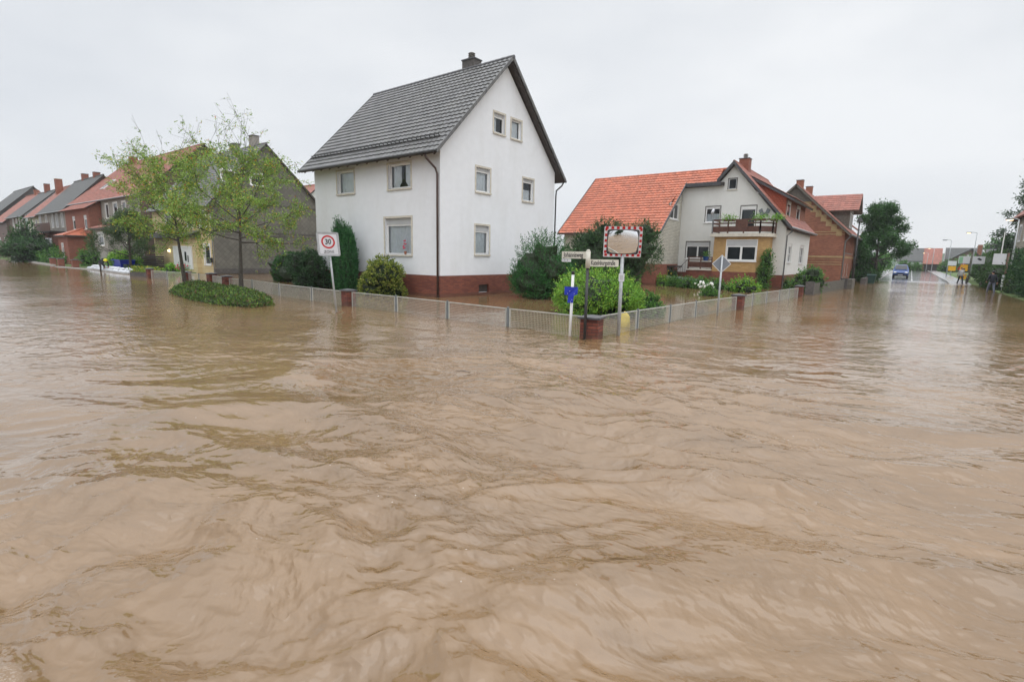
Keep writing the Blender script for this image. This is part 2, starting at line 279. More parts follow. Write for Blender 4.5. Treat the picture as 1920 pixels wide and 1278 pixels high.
def wall(mb, F, outline, holes=(), depth=0.16, z_in=True):
    mb.poly([[F(a, z) for a, z in outline]] + [[F(a0, z0), F(a0, z1), F(a1, z1), F(a1, z0)] for a0, z0, a1, z1 in holes])
    for a0, z0, a1, z1 in holes:
        c = [(a0, z0), (a1, z0), (a1, z1), (a0, z1)]
        for i in range(4): p, q = c[i], c[(i+1) % 4]; mb.quad(F(*p), F(*q), F(q[0], q[1], -depth), F(p[0], p[1], -depth))
def window(par, F, a0, z0, a1, z1, depth=0.16, mull=0, bars=0, sill=True, surround=0.0, shutter=0.0, curtain=None, fw=0.06, glass='glass', frame='white_paint', shmat='grey_plastic', name='window', sillmat='cream', surmat='cream', label=None):
    m = MB(); d = -depth
    zt = z1 - shutter
    for q in ((a0, a0+fw, z0, zt), (a1-fw, a1, z0, zt), (a0+fw, a1-fw, z0, z0+fw*1.2), (a0+fw, a1-fw, zt-fw, zt)): m.fbox(F, *q, d, d+0.07)
    if mull:
        for i in range(mull): c = a0+(a1-a0)*(i+1)/(mull+1); m.fbox(F, c-fw*0.8, c+fw*0.8, z0+fw*1.2, zt-fw, d+0.002, d+0.072)
    if bars:
        for i in range(bars): c = z0+(zt-z0)*(i+1)/(bars+1); m.fbox(F, a0+fw, a1-fw, c-0.02, c+0.02, d+0.01, d+0.06)
    wo = m.build(name, M[frame], par)
    if label: wo['label'] = label
    gq = [F(a0+fw*0.8, z0+fw, d+0.03), F(a1-fw*0.8, z0+fw, d+0.03), F(a1-fw*0.8, zt-fw*0.8, d+0.03), F(a0+fw*0.8, zt-fw*0.8, d+0.03)]
    if F.u.cross(Vector((0, 0, 1))).dot(F.n) < 0: gq.reverse()      # panes face outwards
    MB().quad(*gq).build('glass', M[glass], wo)
    if sill: MB().fbox(F, a0-0.08, a1+0.08, z0-0.07, z0, -depth+0.075, 0.07).build('sill', M[sillmat], wo)
    if surround:
        s_ = surround; mb = MB()
        for q in ((a0-s_, a0, z0, z1), (a1, a1+s_, z0, z1), (a0-s_, a1+s_, z1, z1+s_)): mb.fbox(F, *q, 0.003, 0.022)
        mb.build('surround', M[surmat], wo)
    if shutter: MB().fbox(F, a0, a1, zt, z1, d, d+0.09).build('shutter_box', M[shmat], wo)
    if curtain:
        mb = MB(); n = max(8, int((a1-a0)/0.045)); segs = {'full': [(0, 1)], 'half': [(0, 0.55)], 'tied': [(0.02, 0.98)], 'cafe': [(0, 1)]}[curtain]
        for (f0, f1) in segs:
            zz0, zz1 = (z0+0.03, zt-0.05) if curtain != 'cafe' else (z0+0.1, z0+(zt-z0)*0.6)
            A = a0+(a1-a0)*f0; B = a0+(a1-a0)*f1
            for i in range(n):
                def P(i, z, t=0):
                    q = A+(B-A)*i/n
                    return F(q, z, d-0.09+0.025*math.sin(i*1.9+0.7*math.sin(i*0.6)))
                zb = zz0
                if curtain == 'tied':
                    f = abs((i+0.5)/n*2-1); zb0 = lambda i: zz0 + (zz1-zz0)*0.55*max(0, 1-abs(i/n*2-1)*2.2)
                    if abs(i/n-0.5) < 0.1: continue
                    mb.quad(P(i, zb0(i)), P(i+1, zb0(i+1)), P(i+1, zz1), P(i, zz1)); continue
                mb.quad(P(i, zb), P(i+1, zb), P(i+1, zz1), P(i, zz1))
        mb.build('curtain', M['curtain'], wo)
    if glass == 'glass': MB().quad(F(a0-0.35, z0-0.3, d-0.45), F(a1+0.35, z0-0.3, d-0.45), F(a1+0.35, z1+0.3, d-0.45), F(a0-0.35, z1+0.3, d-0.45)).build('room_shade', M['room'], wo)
    return wo
def gutter(par, pts, r=0.07, mt='zinc'): return MB().tube(pts, r, 8).build('gutter', M[mt], par, True)
def pipe(par, pts, r=0.045, mt='zinc'): return MB().tube(pts, r, 8).build('downpipe', M[mt], par, True)
def chimney(par, x, y, z0, z1, sx=0.6, sy=0.6, mt='old_brick', pot=True, cap='dark_cap'):
    c = MB().box(x-sx/2, x+sx/2, y-sy/2, y+sy/2, z0, z1).build('chimney', M[mt], par)
    MB().box(x-sx/2-0.04, x+sx/2+0.04, y-sy/2-0.04, y+sy/2+0.04, z1, z1+0.06).build('chimney_cap', M[cap], c)
    if pot:
        m = MB(); m.tube([(x, y, z1+0.05), (x, y, z1+0.22)], 0.13, 10)
        for k_ in range(3): m.tube([(x, y, z1+0.2+k_*0.09), (x, y, z1+0.25+k_*0.09)], [0.2, 0.12], 10)
        m.build('chimney_pot', M['grey_stone'], c)
    return c
def ridge_tiles(mb, A, B, r=0.11, seg=0.4):
    A, B = Vector(A), Vector(B); n = max(1, int((B-A).length/seg)); d = (B-A)/n
    for i in range(n): mb.tube([A+d*i, A+d*(i+1.05)], [r*1.08, r*0.95], 8)
    return mb
# ------------------------------------------------------------------ foliage
def leaf_mesh(name, P, D, size, elong, pal, mt, parent, fold=0.25, sizevar=0.4):
    """one small kinked blade per point P, pointing along D; colour is picked per blade from pal"""
    n = len(P); D = D/np.maximum(1e-6, np.linalg.norm(D, axis=1))[:, None]
    up = nr.normal(size=(n, 3)); sd_ = np.cross(D, up); sd_ /= np.maximum(1e-6, np.linalg.norm(sd_, axis=1))[:, None]; nn = np.cross(sd_, D)
    s = size*(1-sizevar+2*sizevar*nr.rand(n))[:, None]; wd = s/elong
    a = P; b = P + D*s*0.45 - sd_*wd*0.5 + nn*wd*fold; c = P + D*s; d = P + D*s*0.45 + sd_*wd*0.5 + nn*wd*fold
    V = np.stack([a, b, c, d], 1).reshape(-1, 3)
    if parent is not None: V = V - np.array(ORG.get(parent.name, Vector((0, 0, 0))))
    me = bpy.data.meshes.new(name); me.vertices.add(4*n); me.vertices.foreach_set('co', V.ravel().astype('f'))
    me.loops.add(4*n); me.loops.foreach_set('vertex_index', np.arange(4*n, dtype='i')); me.polygons.add(n)
    me.polygons.foreach_set('loop_start', np.arange(0, 4*n, 4, dtype='i')); me.polygons.foreach_set('loop_total', np.full(n, 4, dtype='i'))
    pc = np.array([q[:3] for q in pal]); wt = np.array([q[3] if len(q) > 3 else 1.0 for q in pal]); idx = nr.choice(len(pal), n, p=wt/wt.sum())
    col = pc[idx]*(0.7+0.6*nr.rand(n))[:, None]; col = np.repeat(np.c_[col, np.ones(n)], 4, 0)
    at = me.attributes.new('tint', 'FLOAT_COLOR', 'POINT'); at.data.foreach_set('color', col.ravel().astype('f')); me.update(); me.validate()
    return link(name, me, mt, parent)
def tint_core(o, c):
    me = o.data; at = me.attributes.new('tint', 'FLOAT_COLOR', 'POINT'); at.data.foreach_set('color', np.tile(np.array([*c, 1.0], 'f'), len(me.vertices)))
G_DARK = [(0.03, 0.085, 0.025, 3), (0.05, 0.13, 0.035, 3), (0.08, 0.18, 0.05, 1)]
G_YEW = [(0.022, 0.1, 0.024, 3), (0.038, 0.15, 0.034, 3), (0.07, 0.24, 0.05, 1)]
G_MID = [(0.06, 0.17, 0.03, 3), (0.1, 0.24, 0.045, 2), (0.16, 0.31, 0.06, 1)]
G_LIGHT = [(0.17, 0.37, 0.04, 3), (0.25, 0.48, 0.06, 3), (0.1, 0.26, 0.03, 2), (0.38, 0.52, 0.08, 1)]
G_VARI = [(0.16, 0.23, 0.03, 3), (0.48, 0.48, 0.12, 2), (0.28, 0.34, 0.06, 3), (0.06, 0.11, 0.02, 2)]
G_ROWAN = [(0.19, 0.32, 0.04, 5), (0.27, 0.42, 0.07, 4), (0.36, 0.48, 0.14, 2), (0.55, 0.45, 0.06, 0.9), (0.5, 0.16, 0.03, 0.45), (0.11, 0.21, 0.03, 3)]
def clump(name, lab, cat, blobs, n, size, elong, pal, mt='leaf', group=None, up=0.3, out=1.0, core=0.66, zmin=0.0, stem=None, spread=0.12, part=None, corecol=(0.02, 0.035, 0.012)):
    """a shrub: overlapping lobes of leaf clumps over a solid core tinted dark as inner shade.  blobs: (x, y, z, rx, ry, rz)"""
    c0 = blobs[0]; root = thing(name, lab, cat, (c0[0], c0[1], zmin), group) if part is None else part
    B = np.array(blobs, float); ar = B[:, 3]*B[:, 4]+B[:, 3]*B[:, 5]+B[:, 4]*B[:, 5]; core = min(core, 0.7) if spread > 0.1 else core; cnt = (n*1.35*ar/ar.sum()).astype(int)+1; P = []; D = []
    PER = 9
    for b, k_ in zip(B, cnt):
        k_ = int(k_*1.6/PER)+2; d = nr.normal(size=(k_, 3)); d /= np.linalg.norm(d, axis=1)[:, None]
        lump = 1 + 0.10*np.sin(d[:, 0]*7+b[0]*3)*np.sin(d[:, 1]*6+b[1]*5)*np.cos(d[:, 2]*7+b[2]) + spread*(nr.rand(k_)**1.5-0.55)*1.2
        q = b[:3] + d*b[3:]*lump[:, None]; inside = np.zeros(k_, bool)
        for o in B:
            if o is b: continue
            e = (q-o[:3])/(o[3:]*0.84); inside |= (e*e).sum(1) < 1
        keep = (~inside) & (q[:, 2] > zmin-0.1) & (d[:, 2] > -0.85); q = q[keep]; sd = (d*out + nr.normal(size=(k_, 3))*0.4 + np.array([0, 0, up]))[keep]; sd /= np.linalg.norm(sd, axis=1)[:, None]
        L_ = size*(1.2+spread*7)*(0.5+nr.rand(len(q)))
        for j in range(PER):
            t = (j+0.5)/PER; P.append(q + sd*(L_*(t-0.45))[:, None] + nr.normal(size=q.shape)*size*0.22); D.append(sd*0.8 + nr.normal(size=q.shape)*0.5)
    P = np.concatenate(P); D = np.concatenate(D)
    leaf_mesh('foliage', P, D, size, elong, pal, M[mt], root)
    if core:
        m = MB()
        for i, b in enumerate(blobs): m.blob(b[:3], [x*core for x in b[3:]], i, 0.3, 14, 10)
        o = m.build('shade_core', M[mt], root); tint_core(o, corecol)  # solid filler lobes; the shrub's inner shade is painted into their dark tint
    if stem:
        m = MB()
        for s_ in stem: m.tube(*s_)
        m.build('stem', M['bark'], root)
    return root
def lobes(cx, cy, z0, rx, ry, h, k_=7, seed=1, small=0.5, top=1.0):
    r_ = random.Random(seed); out = [(cx, cy, z0+h*0.48, rx*0.74, ry*0.74, h*0.5)]
    for i in range(k_):
        a = 2*math.pi*i/k_ + r_.uniform(-.3, .3); t = r_.uniform(0.15, 0.85); rr = math.sqrt(max(0.05, 1-(t*1.6-0.65)**2))*0.62
        s_ = small*r_.uniform(0.75, 1.1); out.append((cx+math.cos(a)*rx*rr, cy+math.sin(a)*ry*rr, z0+h*(0.12+t*0.68*top), rx*s_, ry*s_, h*s_*0.55))
    return out
def branch_tree(name, lab, base, h, clear, spread, seed, pal, nleaf, leaf_size, lean=(0, 0), group=None, bare_top=0.25, limbs=11, r0=0.11, elong=2.6, berries=0, droop=0.0, cat='tree', up_angle=0.9, zbase=-0.45, leaflets=5, vase=False):
    r_ = random.Random(seed); bx, by = base; root = thing(name, lab, cat, (bx, by, zbase), group)
    tr = MB(); tips = []
    top = Vector((bx+lean[0]*h, by+lean[1]*h, h*(0.66 if vase else 1.0))); n = 12; pts = []
    for i in range(n+1):
        t = i/n; p = Vector((bx, by, zbase)).lerp(top, t) + Vector((math.sin(t*5+seed)*0.09*h*0.1, math.cos(t*4+seed*2)*0.08*h*0.1, 0)); pts.append(p)
    rr = [r0*(1-0.93*(i/n)**0.8)+0.004 for i in range(n+1)]; tr.tube(pts, rr, 8)
    def at(t): i = min(n-1, int(t*n)); return pts[i].lerp(pts[i+1], t*n-i), rr[i]
    def limb(p, d, ln, r, lev):
        k_ = 5 if lev < 2 else 3; q = [p]; rs = [r]; dd = d.copy()
        for i in range(k_):
            dd = (dd + Vector((r_.uniform(-1, 1), r_.uniform(-1, 1), r_.uniform(-.6, .6)))*0.16 + Vector((0, 0, (0.05 if lev == 0 else 0.02) - droop*(i/k_)))).normalized()
            q.append(q[-1] + dd*ln/k_); rs.append(max(0.004, r*(1-0.85*(i+1)/k_)))
        tr.tube(q, rs, 5 if lev else 6, False)
        if lev >= 1:
            for i in range(1, len(q)):
                for f in (0.0, 0.5): tips.append((q[i-1].lerp(q[i], 1-f), dd.copy(), lev))
        elif len(q) > 3: tips.append((q[-1], dd.copy(), 1)); tips.append((q[-2], dd.copy(), 1))
        if lev < 2:
            for j in range(5 if lev == 0 else 3):
                t = r_.uniform(0.3, 1.0)*(len(q)-1); i = min(len(q)-2, int(t)); pp = q[i].lerp(q[i+1], t-i)
                side = Vector((r_.uniform(-1, 1), r_.uniform(-1, 1), r_.uniform(-0.5, 0.9))).normalized()
                limb(pp, (dd*0.75 + side*0.8).normalized(), ln*r_.uniform(0.32, 0.55), max(0.006, r*0.45), lev+1)
    for i in range(limbs):
        f = i/(limbs-1); az = i*2.4 + seed
        if vase:
            z = clear + (h*0.52-clear)*f; el = rad(6 + 66*f**1.2 + r_.uniform(-6, 8)); ln = (spread*1.05*(1-f) + (h*0.44)*f)*r_.uniform(0.85, 1.1)
        else:
            z = clear + (h*0.9-clear)*f**1.15; el = rad(12 + 55*f*up_angle + r_.uniform(-6, 10)); ln = spread*(1.0-0.62*f)*r_.uniform(0.85, 1.15)
        p, r = at((z-zbase)/(top.z-zbase))
        limb(p, Vector((math.cos(az)*math.cos(el), math.sin(az)*math.cos(el), math.sin(el))), ln, max(0.012, r*0.55), 0)
    trunk = tr.build('trunk', M['bark'], root, True)
    P = []; D = []
    zc = clear + (h-clear)*(1-bare_top)
    wts = [max(0.03, 1.0 if t[0].z < zc else 0.12)*(1.0 if t[0].z > clear-0.6 else 0.3) for t in tips]
    for (p, d, lev) in r_.choices(tips, wts, k=nleaf):
        q = np.array(p) + nr.normal(size=3)*0.13; ld_ = np.array(d)*0.5 + nr.normal(size=3)*0.7 + np.array([0, 0, -0.25])
        ld_ /= np.linalg.norm(ld_); sv = np.cross(ld_, nr.normal(size=3)); sv /= np.linalg.norm(sv)
        for j in range(leaflets):       # a pinnate leaf: leaflets along a stalk
            t = (j//2+0.4)*0.33 if j < leaflets-1 else 1.0; sg = (1 if j % 2 else -1) if j < leaflets-1 else 0
            P.append(q + ld_*leaf_size*1.6*t); D.append(ld_*0.55 + sv*sg*0.8 + np.array([0, 0, -0.1]))
    crown = leaf_mesh('crown', np.array(P), np.array(D), leaf_size, elong, pal, M['leaf'], root)
    if berries:
        m = MB()
        for (p, d, lev) in r_.choices([t for t in tips if t[0].z < zc], k=berries):
            for j in range(4): m.blob(p + Vector((r_.uniform(-.05, .05), r_.uniform(-.05, .05), -0.08+r_.uniform(-.04, .04))), 0.03, j, 0, 5, 4)
        m.build('berries', M['terracotta'], root)
    return root

# ------------------------------------------------------------------ the ground, road and flood water
def gz(x, y):
    def sm(a, b, t): t = min(1, max(0, (t-a)/(b-a))); return t*t*(3-2*t)
    up = sm(46, 60, y)
    if 14.2 < x < 21: return -0.45 + up*0.5 + 0.3*sm(58, 140, y) - (0.05 if 14.5 < x < 20.9 else 0)
    if y > 18.4 and x < 12.2: up = max(up, 0.82*sm(18.4, 19.6, y))          # garden bed before the right house
    if x < -30 and y > -3.0: up = max(up, sm(-30, -31.5, x))           # gardens of the left row
    if x > 22.2: up = max(up, sm(22.2, 23.0, x)*sm(20, 26, y))
    return -0.45 + up*0.5 + 0.3*sm(58, 140, y)
def sheet(name, xs, ys, zf, mt):
    v = [(x, y, zf(x, y)) for y in ys for x in xs]; nx = len(xs); f = [(j*nx+i, j*nx+i+1, (j+1)*nx+i+1, (j+1)*nx+i) for j in range(len(ys)-1) for i in range(nx-1)]
    me = bpy.data.meshes.new(name); me.from_pydata(v, [], f); me.update(); return tag(link(name, me, mt, None, True), kind='structure')
k = NB('ground_soil_grass'); n1 = k.noise(0.7, 6, 0.65); n2 = k.noise(14, 4)
k.base(k.mix(k.ramp(n1, [(0.3, (0, 0, 0)), (0.55, (1, 1, 1))]), k.ramp(n2, [(0.3, (0.07, 0.05, 0.03)), (0.7, (0.12, 0.09, 0.055))]), k.ramp(n2, [(0.3, (0.05, 0.1, 0.02)), (0.7, (0.11, 0.19, 0.04))]))); k.rough(0.95); k.bump(n2, 0.5, 0.05)
xs = [-1500, -600, -300, -200] + list(range(-160, -40, 4)) + [x*1.0 for x in range(-40, 40)] + list(range(40, 120, 5)) + [200, 400, 800, 1500]
ys = [-800, -300, -100, -40, -20] + [y*1.0 for y in range(-12, 62)] + list(range(62, 160, 4)) + [200, 300, 500, 900, 1800]
ground = sheet('ground', xs, ys, gz, k.m)
k = NB('wet_asphalt'); n1 = k.noise(0.35, 5, 0.6); n2 = k.noise(70, 3)
k.base(k.ramp(n2, [(0.3, (0.05, 0.052, 0.055)), (0.7, (0.085, 0.085, 0.09))])); k.l(k.math('MULTIPLY_ADD', n1, 0.22, 0.02), k.b.inputs['Roughness']); k.bump(n2, 0.12, 0.005); M['road_wet'] = k.m
k = NB('wet_paving'); t = k.n('TexBrick', iScale=1.0, iMortar_Size=0.008, iBrick_Width=0.3, iRow_Height=0.3); k.l(k.pos(), t.inputs['Vector']); t.inputs['Color1'].default_value = (0.3, 0.3, 0.3, 1); t.inputs['Color2'].default_value = (0.24, 0.24, 0.25, 1); t.inputs['Mortar'].default_value = (0.1, 0.1, 0.1, 1)
k.base(t.outputs[0]); k.rough(0.25); M['paving'] = k.m
yr = [y*1.0 for y in range(44, 62)] + list(range(62, 160, 4)) + [170, 200]
road = sheet('road', [14.4, 15.5, 16.8, 18.2, 19.6, 20.9], yr, lambda x, y: gz(16, y)+0.07, M['road_wet'])
def strip(name, x0, x1, dz, mt, y0=44, y1=150):
    m = MB(); ysl = [y for y in yr if y0 <= y <= y1]
    for a, b in zip(ysl[:-1], ysl[1:]):
        za, zb = gz(16, a)+0.05+dz, gz(16, b)+0.05+dz
        m.add([(x0, a, za-0.5), (x1, a, za-0.5), (x1, b, zb-0.5), (x0, b, zb-0.5), (x0, a, za), (x1, a, za), (x1, b, zb), (x0, b, zb)], [(4, 5, 6, 7), (0, 4, 7, 3), (1, 2, 6, 5)])
    return tag(m.build(name, mt), kind='structure')
strip('pavement', 20.92, 22.6, 0.11, M['paving']); strip('pavement', 12.9, 14.38, 0.11, M['paving'], 50)
strip('kerb', 20.80, 20.915, 0.125, M['rubble']); strip('kerb', 14.385, 14.5, 0.125, M['rubble'], 50)
m = MB()
for y in range(60, 150, 9): z = gz(16, y)+0.0745; z2 = gz(16, y+4)+0.0745; m.quad((17.6, y, z), (17.72, y, z), (17.72, y+4, z2), (17.6, y+4, z2))
tag(m.build('road_marking', M['white_paint']), kind='structure')

# hash-based gradient noise for the water surface
_perm = np.random.RandomState(5).permutation(4096).astype(np.int64); _gr = np.random.RandomState(6).rand(4096)*2*np.pi; _gx, _gy = np.cos(_gr), np.sin(_gr)
def pn(x, y):
    xi = np.floor(x).astype(np.int64); yi = np.floor(y).astype(np.int64); xf = x-xi; yf = y-yi
    def g(i, j):
        h = _perm[(_perm[(xi+i) & 4095]+yi+j) & 4095]; return _gx[h]*(xf-i)+_gy[h]*(yf-j)
    u = xf**3*(xf*(xf*6-15)+10); v = yf**3*(yf*(yf*6-15)+10)
    return (g(0, 0)*(1-u)+g(1, 0)*u)*(1-v) + (g(0, 1)*(1-u)+g(1, 1)*u)*v
def flood_height(X, Y, sp):
    # a = along the crests, b = across them; both bend slowly like real eddies
    dx, dy = X-17.4, Y+17.1; th = rad(37.45-20); a = dx*math.cos(th)+dy*math.sin(th); b = -dx*math.sin(th)+dy*math.cos(th)
    wx = pn(X*0.11+3, Y*0.11)*2.0 + pn(X*0.45, Y*0.45+9)*0.5; wy = pn(X*0.11+40, Y*0.11+7)*3.0 + pn(X*0.4+8, Y*0.4)*0.55
    a = a+wx; b = b+wy; a0, b0 = a, b
    energy = np.clip(0.75 + 1.3*pn(X*0.17+17, Y*0.17+3), 0.38, 1.4)
    cx_ = dx*math.cos(rad(37.45))+dy*math.sin(rad(37.45)); near = np.exp(-((dx*dx+dy*dy)/(8.5**2)))*np.exp(-np.clip(np.abs(cx_)-3.5, 0, 99)**2/9.0)
    calm = 1/(1+np.exp(-(Y+5.2)*2.0)); calm = np.where((X < 11.4) & (Y > -8), calm, 0.0)*0.93
    h = 0
    for (la, lb, am, ridge, sx, an) in ((3.0, 1.5, 0.37, 1, 0, 0), (1.3, 0.72, 0.14, 1, 5, -18), (0.7, 0.38, 0.058, 1, 11, 20), (0.5, 0.24, 0.036, 1, 17, -6), (0.3, 0.15, 0.015, 1, 23, -28), (0.17, 0.09, 0.0058, 1, 31, 12), (0.09, 0.05, 0.0028, 0, 37, -18)):
        ca, sa = math.cos(rad(an)), math.sin(rad(an)); a = a0*ca+b0*sa; b = -a0*sa+b0*ca
        n = pn(a/la+sx, b/lb+sx*2.3)
        if ridge: n = 0.34-np.sqrt(n*n+0.0025)*1.3 + 0.3*pn(a/la*1.1-sx, b/lb*0.9+3)
        fade = np.clip((lb*0.7-sp)/(lb*0.4), 0, 1); amp = am*((0.02+0.95*near) if lb > 1 else ((0.08 if lb > .5 else 0.55)+(0.85 if lb > .5 else 0.45)*near)*energy)
        h = h + n*amp*fade
    return h*(1-calm), (1-calm)*(0.42+0.58*np.exp(-np.clip(np.abs(cx_)-4, 0, 99)**2/30.0))*np.clip(energy*1.2-0.1, 0.12, 1.2)
FLOOD = dict(base=(0.213, 0.131, 0.064))
def build_water():
    A = np.concatenate([np.linspace(-180, -68, 60, endpoint=False), np.linspace(-68, 62, 1100, endpoint=False), np.linspace(62, 180, 60)])*math.pi/180
    inv = np.linspace(1/1.0, 1/30.0, 1250); r1 = 1/inv; r2 = np.geomspace(30.5, 400, 90); Rr = np.concatenate([[0.05, 0.5, 0.8], r1[1:], r2])
    yaw = math.pi/2+rad(37.45); AA, RR = np.meshgrid(-A+yaw, Rr, indexing='xy'); X = CAM.x+RR*np.cos(AA); Y = CAM.y+RR*np.sin(AA)
    sp = np.gradient(Rr)[:, None]*np.ones_like(X); sp = np.maximum(sp*0.8, 0.004); wide = (np.abs(A) > 68*math.pi/180)
    sp[:, wide] = np.maximum(sp[:, wide], RR[:, wide]*0.035)
    Z, chop = flood_height(X, Y, sp)
    # bow waves where poles and pillars stand in the current
    for (px, py_, s) in ((631, 585, 0.09), (1194, 616, 0.03), (1160, 631, 0.03), (1068, 632, 0.02), (1500, 558, 0.03), (1255, 604, 0.03)):
        p = W(px, py_); d2 = (X-p.x)**2+(Y-p.y)**2; Z = Z + s*np.exp(-d2/0.05)*np.cos(np.sqrt(d2)*14)
    nA, nR = len(A), len(Rr); V = np.stack([X, Y, Z], -1).reshape(-1, 3)
    i, j = np.meshgrid(np.arange(nA-1), np.arange(nR-1), indexing='xy'); q = (j*nA+i).ravel(); F_ = np.stack([q, q+1, q+nA+1, q+nA], 1)
    me = bpy.data.meshes.new('water'); me.vertices.add(len(V)); me.vertices.foreach_set('co', V.ravel().astype('f')); me.loops.add(F_.size); me.loops.foreach_set('vertex_index', F_.ravel().astype('i'))
    me.polygons.add(len(F_)); me.polygons.foreach_set('loop_start', np.arange(0, F_.size, 4, dtype='i')); me.polygons.foreach_set('loop_total', np.full(len(F_), 4, dtype='i')); me.polygons.foreach_set('use_smooth', np.ones(len(F_), bool))
    # foam gathers in a few broken patches on the highest crests
    zn = Z/0.13; patch = np.clip((pn(X*0.5+50, Y*0.5)-0.12)*6, 0, 1)
    foam = np.clip((zn-0.62)*1.8, 0, 0.3)*patch*np.exp(-(RR/8.0)**2)*np.clip(0.4+2.5*pn(X*4, Y*4), 0, 1)
    at = me.attributes.new('foam', 'FLOAT', 'POINT'); at.data.foreach_set('value', foam.ravel().astype('f'))
    at = me.attributes.new('chop', 'FLOAT', 'POINT'); at.data.foreach_set('value', np.clip(chop, 0, 1.3).ravel().astype('f'))
    me.update()
    k = NB('muddy_water'); P = k.pos()
    rot = k.n('Mapping'); rot.inputs['Rotation'].default_value = (0, 0, -rad(37.45-20)); k.l(P, rot.inputs[0])
    warp = k.n('TexNoise', iScale=0.5, iDetail=2); k.l(P, warp.inputs['Vector']); wv = k.n('VectorMath', operation='SCALE'); wv.inputs['Scale'].default_value = 1.3; k.l(warp.outputs['Color'], wv.inputs[0])
    ad = k.n('VectorMath', operation='ADD'); k.l(rot.outputs[0], ad.inputs[0]); k.l(wv.outputs[0], ad.inputs[1]); V_ = ad.outputs[0]
    n1 = k.noise(1.0, 6, 0.65, vec=V_, stretch=(0.4, 1.1, 1)); rd = lambda s_: k.math('SUBTRACT', 1.0, k.math('ABSOLUTE', k.math('MULTIPLY_ADD', k.noise(1, 3, 0.5, vec=V_, stretch=s_), 2.0, -1.0))); r2_ = k.n('Mapping'); r2_.inputs['Rotation'].default_value = (0, 0, 0.8); k.l(V_, r2_.inputs[0]); V2_ = r2_.outputs[0]
    n2 = k.math('ADD', rd((1.7, 3.4, 1)), k.math('MULTIPLY', k.noise(1, 3, 0.5, vec=V2_, stretch=(2.5, 4.5, 1)), 0.9)); n3 = k.noise(1, 3, 0.6, vec=V_, stretch=(9, 20, 1))
    col = k.ramp(n1, [(0.3, tuple(x*0.80 for x in FLOOD['base'])), (0.7, tuple(x*1.16 for x in FLOOD['base']))])
    at = k.n('Attribute', attribute_name='foam'); ch = k.n('Attribute', attribute_name='chop'); bub = k.noise(75, 6, 0.85)
    spk = k.n('TexVoronoi', iScale=22.0, iRandomness=1.0); k.l(P, spk.inputs['Vector'])
    f1 = k.math('MULTIPLY', at.outputs['Fac'], k.ramp(bub, [(0.5, (0, 0, 0)), (0.6, (.9, .9, .9))]))
    dots = k.math('MULTIPLY', k.math('LESS_THAN', spk.outputs['Distance'], 0.13), k.ramp(k.noise(1.1, 6, 0.75, vec=V_, stretch=(0.6, 1.5, 1)), [(0.57, (0, 0, 0)), (0.66, (.8, .8, .8))]))
    cw_ = k.n('TexWhiteNoise', noise_dimensions='3D'); k.l(spk.outputs['Position'], cw_.inputs['Vector']); dots = k.math('MULTIPLY', dots, k.math('GREATER_THAN', cw_.outputs[0], 0.7))
    fo = k.math('MINIMUM', k.math('ADD', f1, dots), 1.0)
    k.base(k.mix(k.math('MULTIPLY', fo, 0.9), col, (0.85, 0.81, 0.74))); k.l(k.math('MULTIPLY_ADD', fo, 0.5, 0.07), k.b.inputs['Roughness']); k.b.inputs['IOR'].default_value = 1.7
    b1 = k.n('Bump', iStrength=1.0, iDistance=0.034); k.l(k.math('MULTIPLY', n2, ch.outputs['Fac']), b1.inputs['Height'])
    b2 = k.n('Bump', iStrength=0.4, iDistance=0.004); k.l(k.math('MULTIPLY', n3, ch.outputs['Fac']), b2.inputs['Height']); k.l(b1.outputs[0], b2.inputs['Normal']); k.l(b2.outputs[0], k.b.inputs['Normal'])
    return tag(link('water', me, k.m, None), kind='structure')
build_water()
# ------------------------------------------------------------------ buildings
def slope_geo(y0, z0, y1, z1): d = Vector((0, y1-y0, z1-z0)); return d.length, d.normalized()
def roof_slab(mb, a, b, c, d, th=0.14):   # quad a-b-c-d thickened downwards
    a, b, c, d = map(Vector, (a, b, c, d)); n = (b-a).cross(d-a).normalized(); n = n if n.z > 0 else -n
    return mb.prism([a, b, c, d], -n*th)
# ---- the white corner house
hA = thing('house', 'white rendered two-storey corner house with grey tiled gable roof and red brick base', 'house', (-5, 4.7, -0.45))
FA, GA = Fc(0, 0, -1, 0, 0, -1), Fc(0, 0, 0, 1, 1, 0)
winF = [(6.42, 5.13, 7.92, 6.3), (1.98, 5.13, 3.62, 6.3), (1.98, 1.95, 3.95, 3.74)]
winG = [(3.75, 8.12, 4.62, 9.08), (5.17, 8.1, 6.05, 9.06), (2.45, 5.1, 3.5, 6.27), (6.3, 5.02, 7.3, 6.22), (2.42, 2.04, 3.48, 3.48)]
m = MB(); wall(m, FA, [(0, 1.0), (10.12, 1.0), (10.12, 6.9), (0, 6.9)], winF)
wall(m, GA, [(0, 1.0), (9.46, 1.0), (9.46, 6.9), (4.73, 11.5), (0, 6.9)], winG)
m.poly([[(-10.12, 0, 1), (-10.12, 9.46, 1), (-10.12, 9.46, 6.9), (-10.12, 4.73, 11.5), (-10.12, 0, 6.9)]]); m.quad((-10.12, 9.46, 1), (0, 9.46, 1), (0, 9.46, 6.9), (-10.12, 9.46, 6.9))
m.build('wall', M['white_stucco'], hA)
m = MB(); q = 0.025
wall(m, Fc(q, -q, -1, 0, 0, -1), [(0, -0.5), (10.17, -0.5), (10.17, 1.02), (0, 1.02)]); wall(m, Fc(q, -q, 0, 1, 1, 0), [(0, -0.5), (9.51, -0.5), (9.51, 1.02), (0, 1.02)], [(2.72, 0.12, 3.52, 0.53)])
